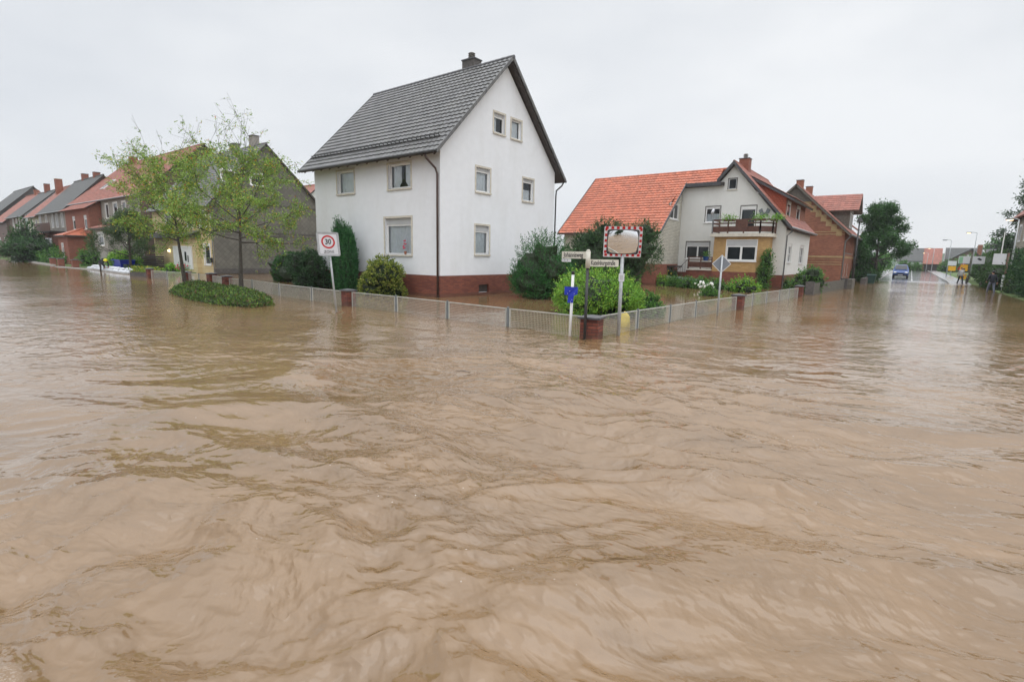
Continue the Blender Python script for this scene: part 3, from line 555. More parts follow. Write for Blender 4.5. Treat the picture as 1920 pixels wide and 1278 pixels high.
m.quad((q, -q, 1.02), (q, 9.48, 1.02), (-0.02, 9.48, 1.0), (-0.02, -q, 1.0)); m.quad((q, -q, 1.02), (-10.14, -q, 1.02), (-10.14, 0.02, 1.0), (q, 0.02, 1.0))
pl = m.build('brick_base', M['red_brick'], hA); MB().fbox(Fc(q, -q, 0, 1, 1, 0), 2.74, 3.5, 0.14, 0.52, -0.15, -0.1).build('cellar_window', M['dark_wood'], hA)
for i, (h_, cu, sh) in enumerate(zip(winF, ['full', 'tied', 'full'], [0, 0, 0.3])): window(hA, FA, *h_, depth=0.2, sill=True, surround=0.1, curtain=cu, shutter=sh, fw=0.075)
for i, (h_, cu, sh) in enumerate(zip(winG, ['half', 'full', 'full', 'cafe', 'full'], [0.14, 0.0, 0.14, 0.14, 0.27])): window(hA, GA, *h_, depth=0.17, surround=0.09, curtain=cu, shutter=sh, fw=0.07)
yE, zE, yR, zR = -0.6, 6.5, 4.73, 11.83
ln, V_ = slope_geo(yE, zE, yR, zR)
m = MB(); m.tiled((-10.62, yE, zE), (1, 0, 0), V_, 11.0, ln, 0.345, 0.3, 0.03, 0.05, 6); m.tiled((0.38, 10.06, zE), (-1, 0, 0), (0, -V_.y, V_.z), 11.0, ln, 0.345, 0.3, 0.028, 0.036, 4)
roofA = m.build('roof', M['black_tile'], hA)
m = MB(); roof_slab(m, (-10.6, yE+0.02, zE-0.02), (0.36, yE+0.02, zE-0.02), (0.36, yR, zR-0.04), (-10.6, yR, zR-0.04), 0.1); roof_slab(m, (-10.6, yR, zR-0.04), (0.36, yR, zR-0.04), (0.36, 10.04, zE-0.02), (-10.6, 10.04, zE-0.02), 0.1)
for i in range(14): x = -10.3+i*0.8; m.prism([(x, -0.02, 6.82), (x, -0.5, 6.36), (x, -0.5, 6.5), (x, -0.02, 6.98)], (0.09, 0, 0))
m.build('soffit', M['dark_wood'], roofA)
for (x, w_) in ((0.385, 0.05), (-10.665, 0.045)):
    m = MB(); n_ = 23
    for i in range(n_):
        for sgn in (1, -1):
            a = Vector((x, yE if sgn > 0 else 10.06, zE)); d = Vector((0, V_.y*sgn, V_.z))*(ln/n_); m.pbox(a+d*i+Vector((0, 0, -0.118)), (w_, 0, 0), d*1.04+Vector((0, 0, -0.012)), (0, 0, 0.2))
    m.build('verge_tiles', M['black_tile'], roofA)
m = MB(); ridge_tiles(m, (-10.66, yR, zR+0.0), (0.44, yR, zR+0.0), 0.1, 0.38); m.build('ridge', M['dark_cap'], roofA)
g = gutter(hA, [(-10.66, yE-0.06, zE-0.03), (0.4, yE-0.06, zE-0.03)], 0.07, 'dark_metal'); gutter(hA, [(-10.66, 10.12, zE-0.03), (0.4, 10.12, zE-0.03)], 0.07, 'dark_metal')
pipe(hA, [(-0.35, -0.64, 6.5), (-0.33, -0.55, 6.25), (-0.15, -0.15, 5.85), (-0.1, -0.085, 5.6), (-0.1, -0.085, -0.4)], 0.05, 'copper')
pipe(hA, [(0.25, 10.1, 6.45), (0.2, 9.95, 6.2), (0.06, 9.6, 5.9), (0.06, 9.56, 5.6), (0.06, 9.56, -0.4)], 0.045, 'dark_metal')
m = MB(); P0 = Vector((0, yE, zE)) + V_*1.0; up_ = Vector((0, -V_.z, V_.y))
for hgt in (0.1, 0.19): m.tube([P0+up_*hgt+Vector((-10.3, 0, 0)), P0+up_*hgt+Vector((-0.1, 0, 0))], 0.018, 6)
for i in range(35): x = -10.3+i*0.3; m.pbox(P0+Vector((x, 0, 0)), (0.02, 0, 0), V_*0.04, up_*0.22)
m.build('snow_guard', M['dark_metal'], roofA)
chimney(hA, -2.65, 5.0, 11.2, 12.3, 0.85, 0.6, 'dark_slate')
# orchid on the sill of the big window
pt = thing('potted_orchid', 'pink orchid in a pot behind the large ground-floor pane of the white house', 'plant', (-2.55, 0.1, 1.98))
m = MB(); m.tube([(-2.55, 0.1, 1.98), (-2.55, 0.1, 2.13)], [0.05, 0.07], 8); m.build('pot', M['terracotta'], pt)
m = MB()
for i in range(12): m.blob((-2.55+rng.uniform(-.12, .12), 0.08+rng.uniform(-.02, .02), 2.25+rng.uniform(0, .4)), 0.04, i, 0.1, 6, 4)
m.build('blossom', M['petal_pink'], pt)

# ---- generic ridge-along-X house with its gable towards the crossing
def row_house(name, lab, X0, X1, Y0, Yr, Y1, ze, zr, ze1, fm, gm, rm, front=(), gable=(), ov=0.35, og=0.25, tiled=True, base=None, trim='dark_wood', gut='zinc', col=0.3, fwin={}, gwin={}, zb=-0.5):
    h = thing(name, lab, 'house', ((X0+X1)/2, (Y0+Y1)/2, zb)); F = Fc(X1, Y0, -1, 0, 0, -1); G = Fc(X1, Y0, 0, 1, 1, 0); Wd = X1-X0; D = Y1-Y0; yr = Yr-Y0
    m = MB(); wall(m, F, [(0, zb), (Wd, zb), (Wd, ze), (0, ze)], front); a = m.build('wall', M[fm], h)
    m = MB(); wall(m, G, [(0, zb), (D, zb), (D, ze1), (yr, zr), (0, ze)], gable)
    m.poly([[(X0, Y0, zb), (X0, Y1, zb), (X0, Y1, ze1), (X0, Yr, zr), (X0, Y0, ze)]]); m.quad((X0, Y1, zb), (X1, Y1, zb), (X1, Y1, ze1), (X0, Y1, ze1)); m.build('gable_wall', M[gm], h)
    for q in front: window(h, F, *q, **fwin)
    for q in gable: window(h, G, *q, **gwin)
    s0 = (zr-ze)/(Yr-Y0); s1 = (zr-ze1)/(Y1-Yr); zt = zr+0.12
    A0, A1 = (Y0-ov, ze-ov*s0+0.12), (Y1+ov, ze1-ov*s1+0.12)
    l0, v0 = slope_geo(*A0, Yr, zt); l1, v1 = slope_geo(*A1, Yr, zt)
    if tiled:
        m = MB(); m.tiled((X0-og, A0[0], A0[1]), (1, 0, 0), v0, Wd+2*og, l0, 0.34, col, 0.025, 0.035, 4); m.quad((X0-og, A1[0], A1[1]), (X1+og, A1[0], A1[1]), (X1+og, Yr, zt), (X0-og, Yr, zt)); r_ = m.build('roof', M[rm], h)
        m = MB()
    else:
        m = MB(); m.quad((X0-og, A0[0], A0[1]), (X1+og, A0[0], A0[1]), (X1+og, Yr, zt), (X0-og, Yr, zt)); m.quad((X0-og, A1[0], A1[1]), (X1+og, A1[0], A1[1]), (X1+og, Yr, zt), (X0-og, Yr, zt)); r_ = m.build('roof', M[rm], h); m = MB()
    e = 0.02; roof_slab(m, (X0-og-e, A0[0]+e, A0[1]-e), (X1+og+e, A0[0]+e, A0[1]-e), (X1+og+e, Yr, zt-e), (X0-og-e, Yr, zt-e), 0.13); roof_slab(m, (X0-og-e, Yr, zt-e), (X1+og+e, Yr, zt-e), (X1+og+e, A1[0]-e, A1[1]-e), (X0-og-e, A1[0]-e, A1[1]-e), 0.13); m.build('soffit', M[trim], r_)
    ridge_tiles(MB(), (X0-og, Yr, zt), (X1+og, Yr, zt), 0.11, 0.6).build('ridge', M[rm], r_)
    gutter(h, [(X0-og, A0[0]-0.06, A0[1]-0.05), (X1+og, A0[0]-0.06, A0[1]-0.05)], 0.08, gut)
    return h, F, G
# the slate-clad house with the yellow front
hB, FB, GB = row_house('house', 'house with grey diamond-slate gable and yellow panelled front beside the crossing', -42, -28.85, 2.1, 7.0, 12.6, 5.9, 11.2, 5.9, 'yellow_panel', 'slate', 'black_tile',
    front=[(0.75, 0.75, 1.85, 2.4), (10.2, 0.7, 11.7, 2.4), (1.1, 3.9, 2.3, 5.3), (3.9, 3.9, 5.1, 5.3), (8.6, 3.9, 9.8, 5.3)], gable=[(1.05, 7.65, 2.05, 8.6), (3.45, 7.65, 4.45, 8.6)],
    fwin=dict(surround=0.14, surmat='white_paint', fw=0.09, depth=0.1, glass='dark_glass', sillmat='white_paint'), gwin=dict(surround=0.14, surmat='white_paint', fw=0.05, depth=0.05, glass='dark_glass', sillmat='white_paint'), ov=0.4, og=0.2)
m = MB()
for z in (3.3, 3.55, 3.6, 6.0, 6.05): m.fbox(GB, 0, 10.4, z, z+0.03, 0.005, 0.03)
m.fbox(GB, -0.02, 10.5, 0.05, 0.45, 0.004, 0.05); m.build('flashing_strip', M['dark_slate'], hB)
dr = MB(); F2 = Fc(-28.85, 1.75, -1, 0, 0, -1); dr.fbox(F2, 2.6, 11.95, -0.4, 3.0, -0.36, 0); dr.build('porch_wall', M['yellow_panel'], hB)
m = MB(); m.box(-41.1, -31.2, 1.2, 2.08, 3.0, 3.25); m.prism([(-41.1, 1.2, 3.25), (-31.2, 1.2, 3.25), (-31.2, 2.08, 3.6), (-41.1, 2.08, 3.6)], (0, 0, 0.04)); m.build('porch_roof', M['dark_cap'], hB)
d = MB(); d.fbox(F2, 3.4, 3.55, 0.3, 2.12, 0.003, 0.08); d.fbox(F2, 7.3, 7.45, 0.3, 2.12, 0.003, 0.08); d.fbox(F2, 3.4, 7.45, 2.12, 2.3, 0.003, 0.08); d.fbox(F2, 3.55, 4.1, 0.3, 2.12, 0.003, 0.05); d.fbox(F2, 5.5, 7.3, 0.3, 2.12, 0.003, 0.05)
door = d.build('door', M['white_paint'], hB); MB().fbox(F2, 4.13, 5.47, 0.3, 2.1, 0.003, 0.045).build('door_leaf', M['white_paint'], door); MB().fbox(F2, 4.6, 5.0, 1.0, 1.8, 0.05, 0.06).build('pane', M['dark_glass'], door); MB().fbox(F2, 4.2, 4.26, 0.9, 1.5, 0.06, 0.11).build('handle', M['dark_metal'], door)
MB().fbox(F2, 8.3, 8.6, 1.75, 1.98, 0.003, 0.12).build('wall_lamp', M['porchlamp'], hB)
MB().fbox(FB, 0.25, 0.62, 0.95, 1.35, 0.05, 0.2).build('mailbox', M['dark_metal'], hB)
pipe(hB, [(-28.95, 1.8, 5.6), (-28.8, 2.0, 5.2), (-28.78, 2.0, 0)], 0.05, 'zinc')
chimney(hB, -31.0, 7.1, 10.9, 12.2, 0.7, 0.6, 'greyrender', False); chimney(hB, -34.8, 7.1, 10.8, 11.9, 0.9, 0.6, 'greyrender', False)
# tall red-roofed house with the brick bay
hC, FC, GC = row_house('house', 'large beige house with red tiled roof, roof window and red brick bay', -70.3, -45, 2.1, 8.5, 15, 7.5, 13.2, 7.5, 'greyrender', 'brown_siding', 'red_tile',
    front=[(4.2, 5.3, 5.3, 6.9), (6.9, 5.3, 8.2, 6.9), (10, 5.3, 11, 6.9), (2, 2.2, 3.2, 3.6)], fwin=dict(surround=0.1, surmat='white_paint', glass='dark_glass', fw=0.08, depth=0.08), col=0.4, ov=0.3)
m = MB(); FBa = Fc(-57.6, 0.9, -1, 0, 0, -1); wall(m, FBa, [(0, -0.4), (10, -0.4), (10, 6.5), (0, 6.5)], [(1.0, 4.1, 2.1, 5.7), (5.8, 4.1, 6.9, 5.7)], 0.1); m.quad((-57.6, 0.9, -.4), (-57.6, 2.08, -.4), (-57.6, 2.08, 7.3), (-57.6, 0.9, 6.5)); m.quad((-67.6, 0.9, -.4), (-67.6, 2.08, -.4), (-67.6, 2.08, 7.3), (-67.6, 0.9, 6.5)); bay = m.build('brick_bay', M['orange_brick'], hC)
for q in ((1.0, 4.1, 2.1, 5.7), (5.8, 4.1, 6.9, 5.7)): window(bay, FBa, *q, depth=0.1, glass='dark_glass', fw=0.1, shutter=0.4, name='bay_window')
m = MB(); l_, v_ = slope_geo(0.4, 6.35, 2.0, 7.35); m.tiled((-68.0, 0.4, 6.35), (1, 0, 0), v_, 10.8, l_, 0.34, 0.4, 0.025, 0.035); m.build('bay_roof', M['red_tile'], hC)
chimney(hC, -66, 8.3, 12.4, 13.9, 0.9, 0.8, 'orange_brick', False)
l_, v_ = slope_geo(2.1, 7.5, 8.5, 13.2); nn_ = Vector((0, -v_.z, v_.y)); rw = MB(); p0 = Vector((-63.4, 2.1, 7.62)) + v_*2.2; rw.pbox(p0, (1.3, 0, 0), v_*1.9, nn_*0.14); o = rw.build('roof_window', M['white_paint'], hC); MB().pbox(p0+nn_*0.1+v_*0.12+Vector((0.12, 0, 0)), (1.06, 0, 0), v_*1.66, nn_*0.06).build('pane', M['dark_glass'], o)
# annexes before it
def annex(lab, X0, X1, Y0, Y1, ze, zt, wm, rm, hip, wins, door=None):
    h = thing('annex', lab, 'outbuilding', ((X0+X1)/2, (Y0+Y1)/2, -0.4)); F = Fc(X1, Y0, -1, 0, 0, -1); m = MB(); wall(m, F, [(0, -.5), (X1-X0, -.5), (X1-X0, ze), (0, ze)], wins, 0.1); m.quad((X1, Y0, -.5), (X1, Y1, -.5), (X1, Y1, ze), (X1, Y0, ze)); m.quad((X0, Y0, -.5), (X0, Y1, -.5), (X0, Y1, ze), (X0, Y0, ze)); m.build('wall', M[wm], h)
    for q in wins: window(h, F, *q, depth=0.1, glass='dark_glass', surround=0.08, surmat='white_paint', fw=0.09, shutter=0.3)
    o = 0.35; a, b, c, d = Vector((X0-o, Y0-o, ze)), Vector((X1+o, Y0-o, ze)), Vector((X1+o, Y1, ze)), Vector((X0-o, Y1, ze)); m = MB()
    if hip:
        r0, r1 = Vector((X0+1.0, Y1, zt)), Vector((X1-1.1, Y1, zt)); m.quad(a, b, r1, r0); m.add([b, c, r1], [(0, 1, 2)]); m.add([a, d, r0], [(0, 1, 2)])
        ridge_tiles(m, b, r1, 0.09, 0.35)
    else:
        l_, v_ = slope_geo(Y0-o, ze, Y1, zt); m.tiled(a, (1, 0, 0), v_, X1-X0+2*o, l_, 0.32, 0.3, 0.03, 0.035)
    r_ = m.build('roof', M[rm], h); MB().box(X0-o, X1+o, Y0-o, Y1, ze-0.16, ze-0.01).build('fascia', M['dark_wood'], r_); return h
annex('small red brick annex with bright orange hipped roof between hedges', -63.4, -59.3, -0.9, 0.88, 3.35, 4.2, 'orange_brick', 'orange_tile', True, [(2.0, 0.8, 2.8, 2.4)])
annex('grey rendered annex with mossy tiled lean-to roof beside the small tree', -50.6, -46, -0.6, 2.08, 3.95, 4.95, 'greyrender', 'red_tile', False, [(1.2, 2.2, 2.9, 3.5)])
# the houses further along
hD, FD, GD = row_house('house', 'dark-roofed house with brown shingled gable and wooden balcony', -84, -70.5, 1.6, 6.0, 11.0, 7.0, 11.6, 7.0, 'greyrender', 'brown_siding', 'dark_tile', front=[(1.5, 4.6, 2.5, 6.4), (4.2, 4.6, 5.3, 6.4), (6.6, 4.6, 7.6, 6.4), (10, 4.6, 11, 6.4)], fwin=dict(surround=0.1, surmat='white_paint', glass='dark_glass', fw=0.08, depth=0.08, mull=1), tiled=False, ov=0.5)
m = MB(); m.box(-83, -72.5, 0.9, 1.58, -0.4, 3.9); m.build('brick_front', M['orange_brick'], hD)
FD2 = Fc(-72.5, 0.9, -1, 0, 0, -1); window(hD, FD2, 3, 0.9, 6.5, 3.2, depth=0.02, mull=1, glass='dark_glass'); window(hD, FD2, 8.6, 0.9, 9.4, 3.0, depth=0.02, glass='dark_glass')
m = MB(); m.box(-80, -71.5, 0.0, 1.58, 3.92, 4.05); b = m.build('balcony', M['dark_wood'], hD)
m = MB()
for i in range(29): m.box(-80+i*0.3, -80+i*0.3+0.26, 0.0, 0.04, 4.06, 5.0)
m.box(-80, -71.5, -0.03, 0.06, 5.0, 5.08); m.build('railing', M['brown_wood'], b)
chimney(hD, -74, 6.2, 11.3, 12.3, 0.8, 0.7, 'orange_brick', False); chimney(hD, -79.5, 6.2, 11.3, 12.5, 0.8, 0.7, 'orange_brick', False)
hG, FG, GG = row_house('house', 'narrow pale house with brown tile roof and tall orange chimney', -92.5, -85.5, 1.6, 6.2, 11, 6.7, 11.3, 6.7, 'pale_green', 'white_shingle', 'far_red_tile', front=[(1.2, 4.3, 2.2, 6.0), (4, 4.3, 5, 6.0), (1.2, 1, 2.2, 2.8)], fwin=dict(glass='dark_glass', fw=0.1, depth=0.08), tiled=False, ov=0.5)
chimney(hG, -89.5, 5.2, 9.8, 12.4, 1.0, 0.8, 'orange_brick', False, 'cream')
hH, FH, GH = row_house('house', 'dark-roofed house with white shingled gable wall', -106.5, -94.5, 1.6, 5.9, 11, 7.0, 11.1, 7.0, 'brown_siding', 'white_shingle', 'dark_tile', front=[(1.5, 4.6, 2.5, 6.4), (3.7, 4.6, 4.7, 6.4), (6, 4.6, 7, 6.4), (8.5, 4.6, 9.5, 6.4)], fwin=dict(surround=0.14, surmat='white_paint', glass='dark_glass', fw=0.1, depth=0.08, mull=1), tiled=False, ov=0.5)
chimney(hH, -101, 6, 11, 12.5, 0.8, 0.7, 'orange_brick', False)
hI, FI, GI = row_house('house', 'brown timber house with long red-brown roof near the street end', -120, -108, 1.4, 6.5, 12, 6.4, 11.4, 6.4, 'brown_wood', 'brown_siding', 'far_red_tile', front=[(3, 2, 4, 3.5), (7, 2, 8, 3.5)], fwin=dict(glass='dark_glass', fw=0.1, depth=0.08), tiled=False, ov=0.5)
chimney(hI, -112, 6.6, 11.1, 12.2, 0.7, 0.7, 'old_brick', False, 'terracotta')
hJ, FJ, GJ = row_house('house', 'last grey-roofed house visible at the left end of the street', -140, -122, 1.0, 8, 15, 6.6, 13.6, 6.6, 'greyrender', 'dark_slate', 'dark_tile', front=[(3, 2, 4.2, 3.5), (8, 2, 9.2, 3.5)], fwin=dict(glass='dark_glass', fw=0.1, depth=0.08), tiled=False, ov=0.5)
hK, FK, GK = row_house('house', 'house roof with red tiles peeping out between slate house and white house', -60, -50, 20, 25.5, 31, 6.5, 11.3, 6.5, 'offwhite', 'offwhite', 'red_tile', tiled=False, front=[(2, 3, 3, 4.5)], fwin=dict(glass='dark_glass'))

# ---- the L-shaped house with orange wing and balcony
hE = thing('house', 'cream house with bright orange tiled wing, yellow brick bay and wooden balcony', 'house', (4, 29, -0.45))
x0, x1, y0, y1 = 1.95, 9.85, 25.55, 36.7; FE = Fc(x0, y0, 1, 0, 0, -1); GE = Fc(x1, y0, 0, 1, 1, 0); SE = Fc(x0, 20.95, 0, 1, 1, 0); WE = Fc(x0, 20.95, -1, 0, 0, -1)
wf = [(0.62, 2.08, 2.48, 3.44), (1.98, 4.95, 3.1, 6.17), (4.62, 4.2, 5.72, 6.12), (3.54, 7.4, 4.14, 8.2)]; wr = [(1.45, 1.95, 2.95, 3.35), (6.6, 1.85, 8.6, 3.38)]
m = MB(); wall(m, FE, [(0, 0.98), (7.9, 0.98), (7.9, 4.3), (7.9, 4.45), (3.9, 9.15), (2.95, 8.03), (0, 8.03)], wf, 0.18); wall(m, GE, [(0, 0.98), (11.2, 0.98), (11.2, 4.3), (0, 4.3)], wr, 0.18)
m.poly([[(x0, y1, -.4), (x1, y1, -.4), (x1, y1, 4.4), (5.85, y1, 9.2), (x0, y1, 4.4)]]); m.build('wall', M['offwhite'], hE)
m = MB(); e = 0.02
wall(m, Fc(x0, y0-e, 1, 0, 0, -1), [(0, -.5), (7.92, -.5), (7.92, 0.99), (0, 0.99)]); wall(m, Fc(x1+e, y0-e, 0, 1, 1, 0), [(0, -.5), (11.2, -.5), (11.2, 0.99), (0, 0.99)], [(1.2, 0.25, 2.4, 0.65), (6.2, 0.25, 7.2, 0.65)])
m.quad((x0, y0-e, .99), (x1+e, y0-e, .99), (x1+e, y0+.02, .985), (x0, y0+.02, .985)); m.build('brick_base', M['red_brick'], hE)
for q in ((1.2, 0.25, 2.4, 0.65), (6.2, 0.25, 7.2, 0.65)): MB().fbox(Fc(x1+e, y0-e, 0, 1, 1, 0), q[0], q[2], q[1], q[3], -0.12, -0.08).build('cellar_window', M['brown_wood'], hE)
window(hE, FE, *wf[0], depth=0.12, mull=1, shutter=0.32, glass='dark_glass', fw=0.07, sillmat='white_paint'); window(hE, FE, *wf[1], depth=0.12, shutter=0.12, shmat='white_paint', curtain='cafe', fw=0.07, sillmat='white_paint')
window(hE, FE, *wf[2], depth=0.12, shutter=0.2, shmat='white_paint', glass='dark_glass', fw=0.08, sill=False, name='balcony_door'); window(hE, FE, *wf[3], depth=0.1, glass='dark_glass', fw=0.06, frame='grey_plastic')
for q in wr: window(hE, GE, *q, depth=0.14, mull=1, bars=1, shutter=0.15, shmat='white_paint', glass='dark_glass', fw=0.07, sillmat='white_paint')
for q in (wf[0], wf[1], wf[2], wf[3]):
    s_ = 0.05; mb = MB()
    for r_ in ((q[0]-s_, q[0], q[1], q[3]), (q[2], q[2]+s_, q[1], q[3]), (q[0]-s_, q[2]+s_, q[3], q[3]+s_)): mb.fbox(FE, *r_, 0.003, 0.02)
    mb.build('window_trim', M['dark_wood'], hE)
# orange wing: grey facing brick over red brick
sw = [(2.15, 5.15, 3.95, 6.35)]
m = MB(); wall(m, SE, [(0, 1.6), (4.58, 1.6), (4.58, 7.95), (0, 4.15)], sw, 0.14); wall(m, WE, [(0, 1.6), (8.3, 1.6), (8.3, 4.15), (0, 4.15)])
m.poly([[(-6.35, 20.95, -.4), (-6.35, 32.6, -.4), (-6.35, 32.6, 4.15), (-6.35, 26.75, 9.0), (-6.35, 20.95, 4.15)]]); m.quad((-6.35, 32.6, -.4), (x0, 32.6, -.4), (x0, 32.6, 4.15), (-6.35, 32.6, 4.15)); m.build('wing_wall', M['grey_brick'], hE)
m = MB(); wall(m, Fc(x0+e, 20.95-e, 0, 1, 1, 0), [(0, -.5), (4.6, -.5), (4.6, 1.62), (0, 1.62)], [(2.35, -0.3, 3.3, 1.36)], 0.15); wall(m, Fc(x0+e, 20.95-e, -1, 0, 0, -1), [(0, -.5), (8.35, -.5), (8.35, 1.62), (0, 1.62)], [(1.55, 0.85, 2.35, 1.25)], 0.12)
m.quad((x0+e, 20.93, 1.62), (x0+e, 25.5, 1.62), (x0-.02, 25.5, 1.6), (x0-.02, 20.93, 1.6)); m.build('wing_brick_base', M['orange_brick'], hE)
MB().fbox(SE, 2.4, 3.25, -0.3, 1.34, -0.1, -0.05).build('basement_door', M['grey_plastic'], hE); MB().box(x0+0.03, x0+0.75, 23.1, 24.5, 1.38, 1.5).build('door_canopy', M['dark_wood'], hE)
window(hE, Fc(x0+e, 20.93, -1, 0, 0, -1), 1.55, 0.85, 2.35, 1.25, depth=0.1, glass='dark_glass', fw=0.05); window(hE, SE, *sw[0], depth=0.1, mull=1, glass='dark_glass', fw=0.08, sillmat='white_paint', surround=0.05, surmat='white_paint')
ye, ze_, yr_, zr_ = 20.55, 3.98, 26.75, 9.15; l_, v_ = slope_geo(ye, ze_, yr_, zr_)
m = MB(); m.tiled((-6.75, ye, ze_), (1, 0, 0), v_, 9.0, l_*0.775, 0.345, 0.3, 0.03, 0.055, 6)
p_ = Vector((-6.75, ye, ze_)) + v_*l_*0.775; nr_ = 0.225*l_
m.tiled(p_, (1, 0, 0), v_, 11.45, nr_, 0.345, 0.3, 0.03, 0.055, 6); m.quad((-6.75, 33.0, 3.98), (x0, 33.0, 3.98), (x0+3.6, yr_, zr_), (-6.75, yr_, zr_)); ro = m.build('wing_roof', M['orange_tile'], hE)
ridge_tiles(MB(), (-6.75, yr_, zr_), (5.5, yr_, zr_), 0.1, 0.4).build('ridge', M['orange_tile'], ro)
m = MB(); roof_slab(m, (-6.73, ye+.02, ze_-.03), (2.2, ye+.02, ze_-.03), (2.2, p_.y, p_.z-.03), (-6.73, p_.y, p_.z-.03), 0.1); m.box(2.2, 5.2, p_.y-0.12, y0, p_.z-0.28, p_.z-0.03); m.build('soffit', M['dark_wood'], ro)
m = MB(); dv = p_-Vector((-6.75, ye, ze_)); m.pbox((2.26, ye, ze_-0.12), (0.06, 0, 0), dv+Vector((0, 0, 0.06)), (0, 0, 0.2)); m.pbox((-6.82, ye, ze_-0.12), (0.06, 0, 0), Vector((0, yr_-ye, zr_-ze_)), (0, 0, 0.2)); m.box(2.26, 5.0, p_.y-0.2, p_.y-0.13, p_.z-0.26, p_.z+0.02); m.build('verge_board', M['dark_cap'], ro)
gutter(hE, [(2.3, ye-0.07, ze_-0.04), (-6.75, ye-0.07, ze_-0.04)], 0.06, 'copper')
# main roof of the gabled part: ridge runs away from the street front
xr, zrm = 5.85, 9.42; sl = 1.13; xe = 10.25; zl = zrm-(xe-xr)*sl
v2 = Vector((xr-xe, 0, zrm-zl)); L2 = v2.length; v2.normalize()
m = MB(); m.tiled((xe, y0-0.3, zl), (0, 1, 0), v2, 11.8, L2, 0.345, 0.3, 0.025, 0.035, 4)
v3 = Vector((1, 0, 1.13)).normalized(); m.tiled((4.75, y0-0.3, zrm-1.1*1.13), (0, 1, 0), v3, 1.6, 1.65, 0.345, 0.3, 0.025, 0.035, 4)
m.quad((1.5, 27, 4.4), (1.5, y1+.3, 4.4), (xr, y1+.3, zrm), (xr, 27, zrm)); rm_ = m.build('main_roof', M['red_tile'], hE)
m = MB(); roof_slab(m, (xe-.03, y0-.28, zl-.03), (xe-.03, y1+.28, zl-.03), (xr, y1+.28, zrm-.04), (xr, y0-.28, zrm-.04), 0.1); roof_slab(m, (4.78, y0-.28, zrm-1.27), (4.78, y0+1.2, zrm-1.27), (xr, y0+1.2, zrm-.04), (xr, y0-.28, zrm-.04), 0.1); m.build('soffit', M['dark_wood'], rm_)
m = MB(); m.pbox((xr, y0-.38, zrm-.2), (0, 0.07, 0), (xe-xr, 0, zl-zrm), (0, 0, 0.27)); m.pbox((xr, y0-.38, zrm-.2), (0, 0.07, 0), (4.7-xr, 0, -1.15*1.13), (0, 0, 0.27)); m.build('verge_board', M['dark_cap'], rm_)
ridge_tiles(MB(), (xr, y0-.35, zrm), (xr, y1+.3, zrm), 0.1, 0.4).build('ridge', M['red_tile'], rm_)
m = MB()
for i in range(37): m.box(10.0, 10.22, y0+i*0.31, y0+i*0.31+0.12, 4.32, 4.42)
m.box(9.86, 10.2, y0-0.2, y1+.2, 4.42, 4.5); m.build('eaves_board', M['brown_wood'], hE)
gutter(hE, [(xe+0.06, y0-0.35, zl-0.03), (xe+0.06, y1+.3, zl-0.03)], 0.08, 'zinc'); pipe(hE, [(xe+0.03, y0+0.1, zl-0.05), (xe-0.05, y0+0.1, zl-0.3), (x1+0.08, y0+0.08, 3.9), (x1+0.08, y0+0.08, -.4)], 0.05, 'zinc')
# tile-hung dormer on the street side
dx, dz, dy0, dy1 = 9.35, 6.85, y0+1.6, y1-0.6
m = MB(); FDm = Fc(dx, dy0, 0, 1, 1, 0); wd = [(0.55, 5.35, 1.95, 6.6), (4.7, 5.35, 6.3, 6.6)]
wall(m, FDm, [(0, 5.0), (dy1-dy0, 5.0), (dy1-dy0, dz), (0, dz)], wd, 0.1); db = m.build('dormer', M['old_brick'], hE)
m = MB(); zs = lambda x: zrm-(x-xr)*sl
for yy in (dy0, dy1): m.poly([[(dx, yy, 5.0), (dx, yy, dz), (6.9, yy, 8.3), (6.9, yy, 7.7)]])
m.build('tile_hanging', M['tile_hung'], db)
for q in wd: window(hE, FDm, *q, depth=0.06, glass='dark_glass', fw=0.1, shutter=0.16, shmat='white_paint', curtain=None, name='dormer_window')
m = MB(); v4 = Vector((xr+0.3-9.95, 0, 8.85-6.68)); m.tiled((9.95, dy0-0.25, 6.68), (0, 1, 0), v4.normalized(), dy1-dy0+0.5, v4.length, 0.345, 0.3, 0.025, 0.035, 4); dr_ = m.build('dormer_roof', M['red_tile'], db)
m = MB(); roof_slab(m, (9.93, dy0-.27, 6.63), (9.93, dy1+.27, 6.63), (xr+.3, dy1+.27, 8.8), (xr+.3, dy0-.27, 8.8), 0.16); m.build('soffit', M['dark_cap'], dr_)
chimney(hE, 5.9, 28.2, 9.0, 10.0, 0.75, 0.75, 'orange_brick')
# bay with balcony
m = MB(); FY = Fc(5.25, 23.9, 1, 0, 0, -1); bw_ = (0.95, 1.98, 3.05, 3.5)
wall(m, FY, [(0, 1.15), (3.1, 1.15), (3.1, 3.74), (0, 3.74)], [bw_], 0.1); m.quad((8.35, 23.9, 1.15), (9.0, 24.5, 1.15), (9.0, 24.5, 3.74), (8.35, 23.9, 3.74)); m.quad((9.0, 24.5, 1.15), (9.0, y0, 1.15), (9.0, y0, 3.74), (9.0, 24.5, 3.74)); m.quad((5.25, 23.9, 1.15), (5.25, y0, 1.15), (5.25, y0, 3.74), (5.25, 23.9, 3.74)); bayE = m.build('bay', M['yellow_brick'], hE)
m = MB(); pts = [(5.23, 23.88), (8.37, 23.88), (9.03, 24.5), (9.03, y0), (5.23, y0)]; m.prism([(a, b, -.5) for a, b in pts], (0, 0, 1.66)); m.build('bay_base', M['red_brick'], bayE)
wo = window(hE, FY, *bw_, depth=0.1, mull=1, shutter=0.42, glass='dark_glass', fw=0.09, sillmat='white_paint', surround=0.05, surmat='white_paint', name='bay_window')
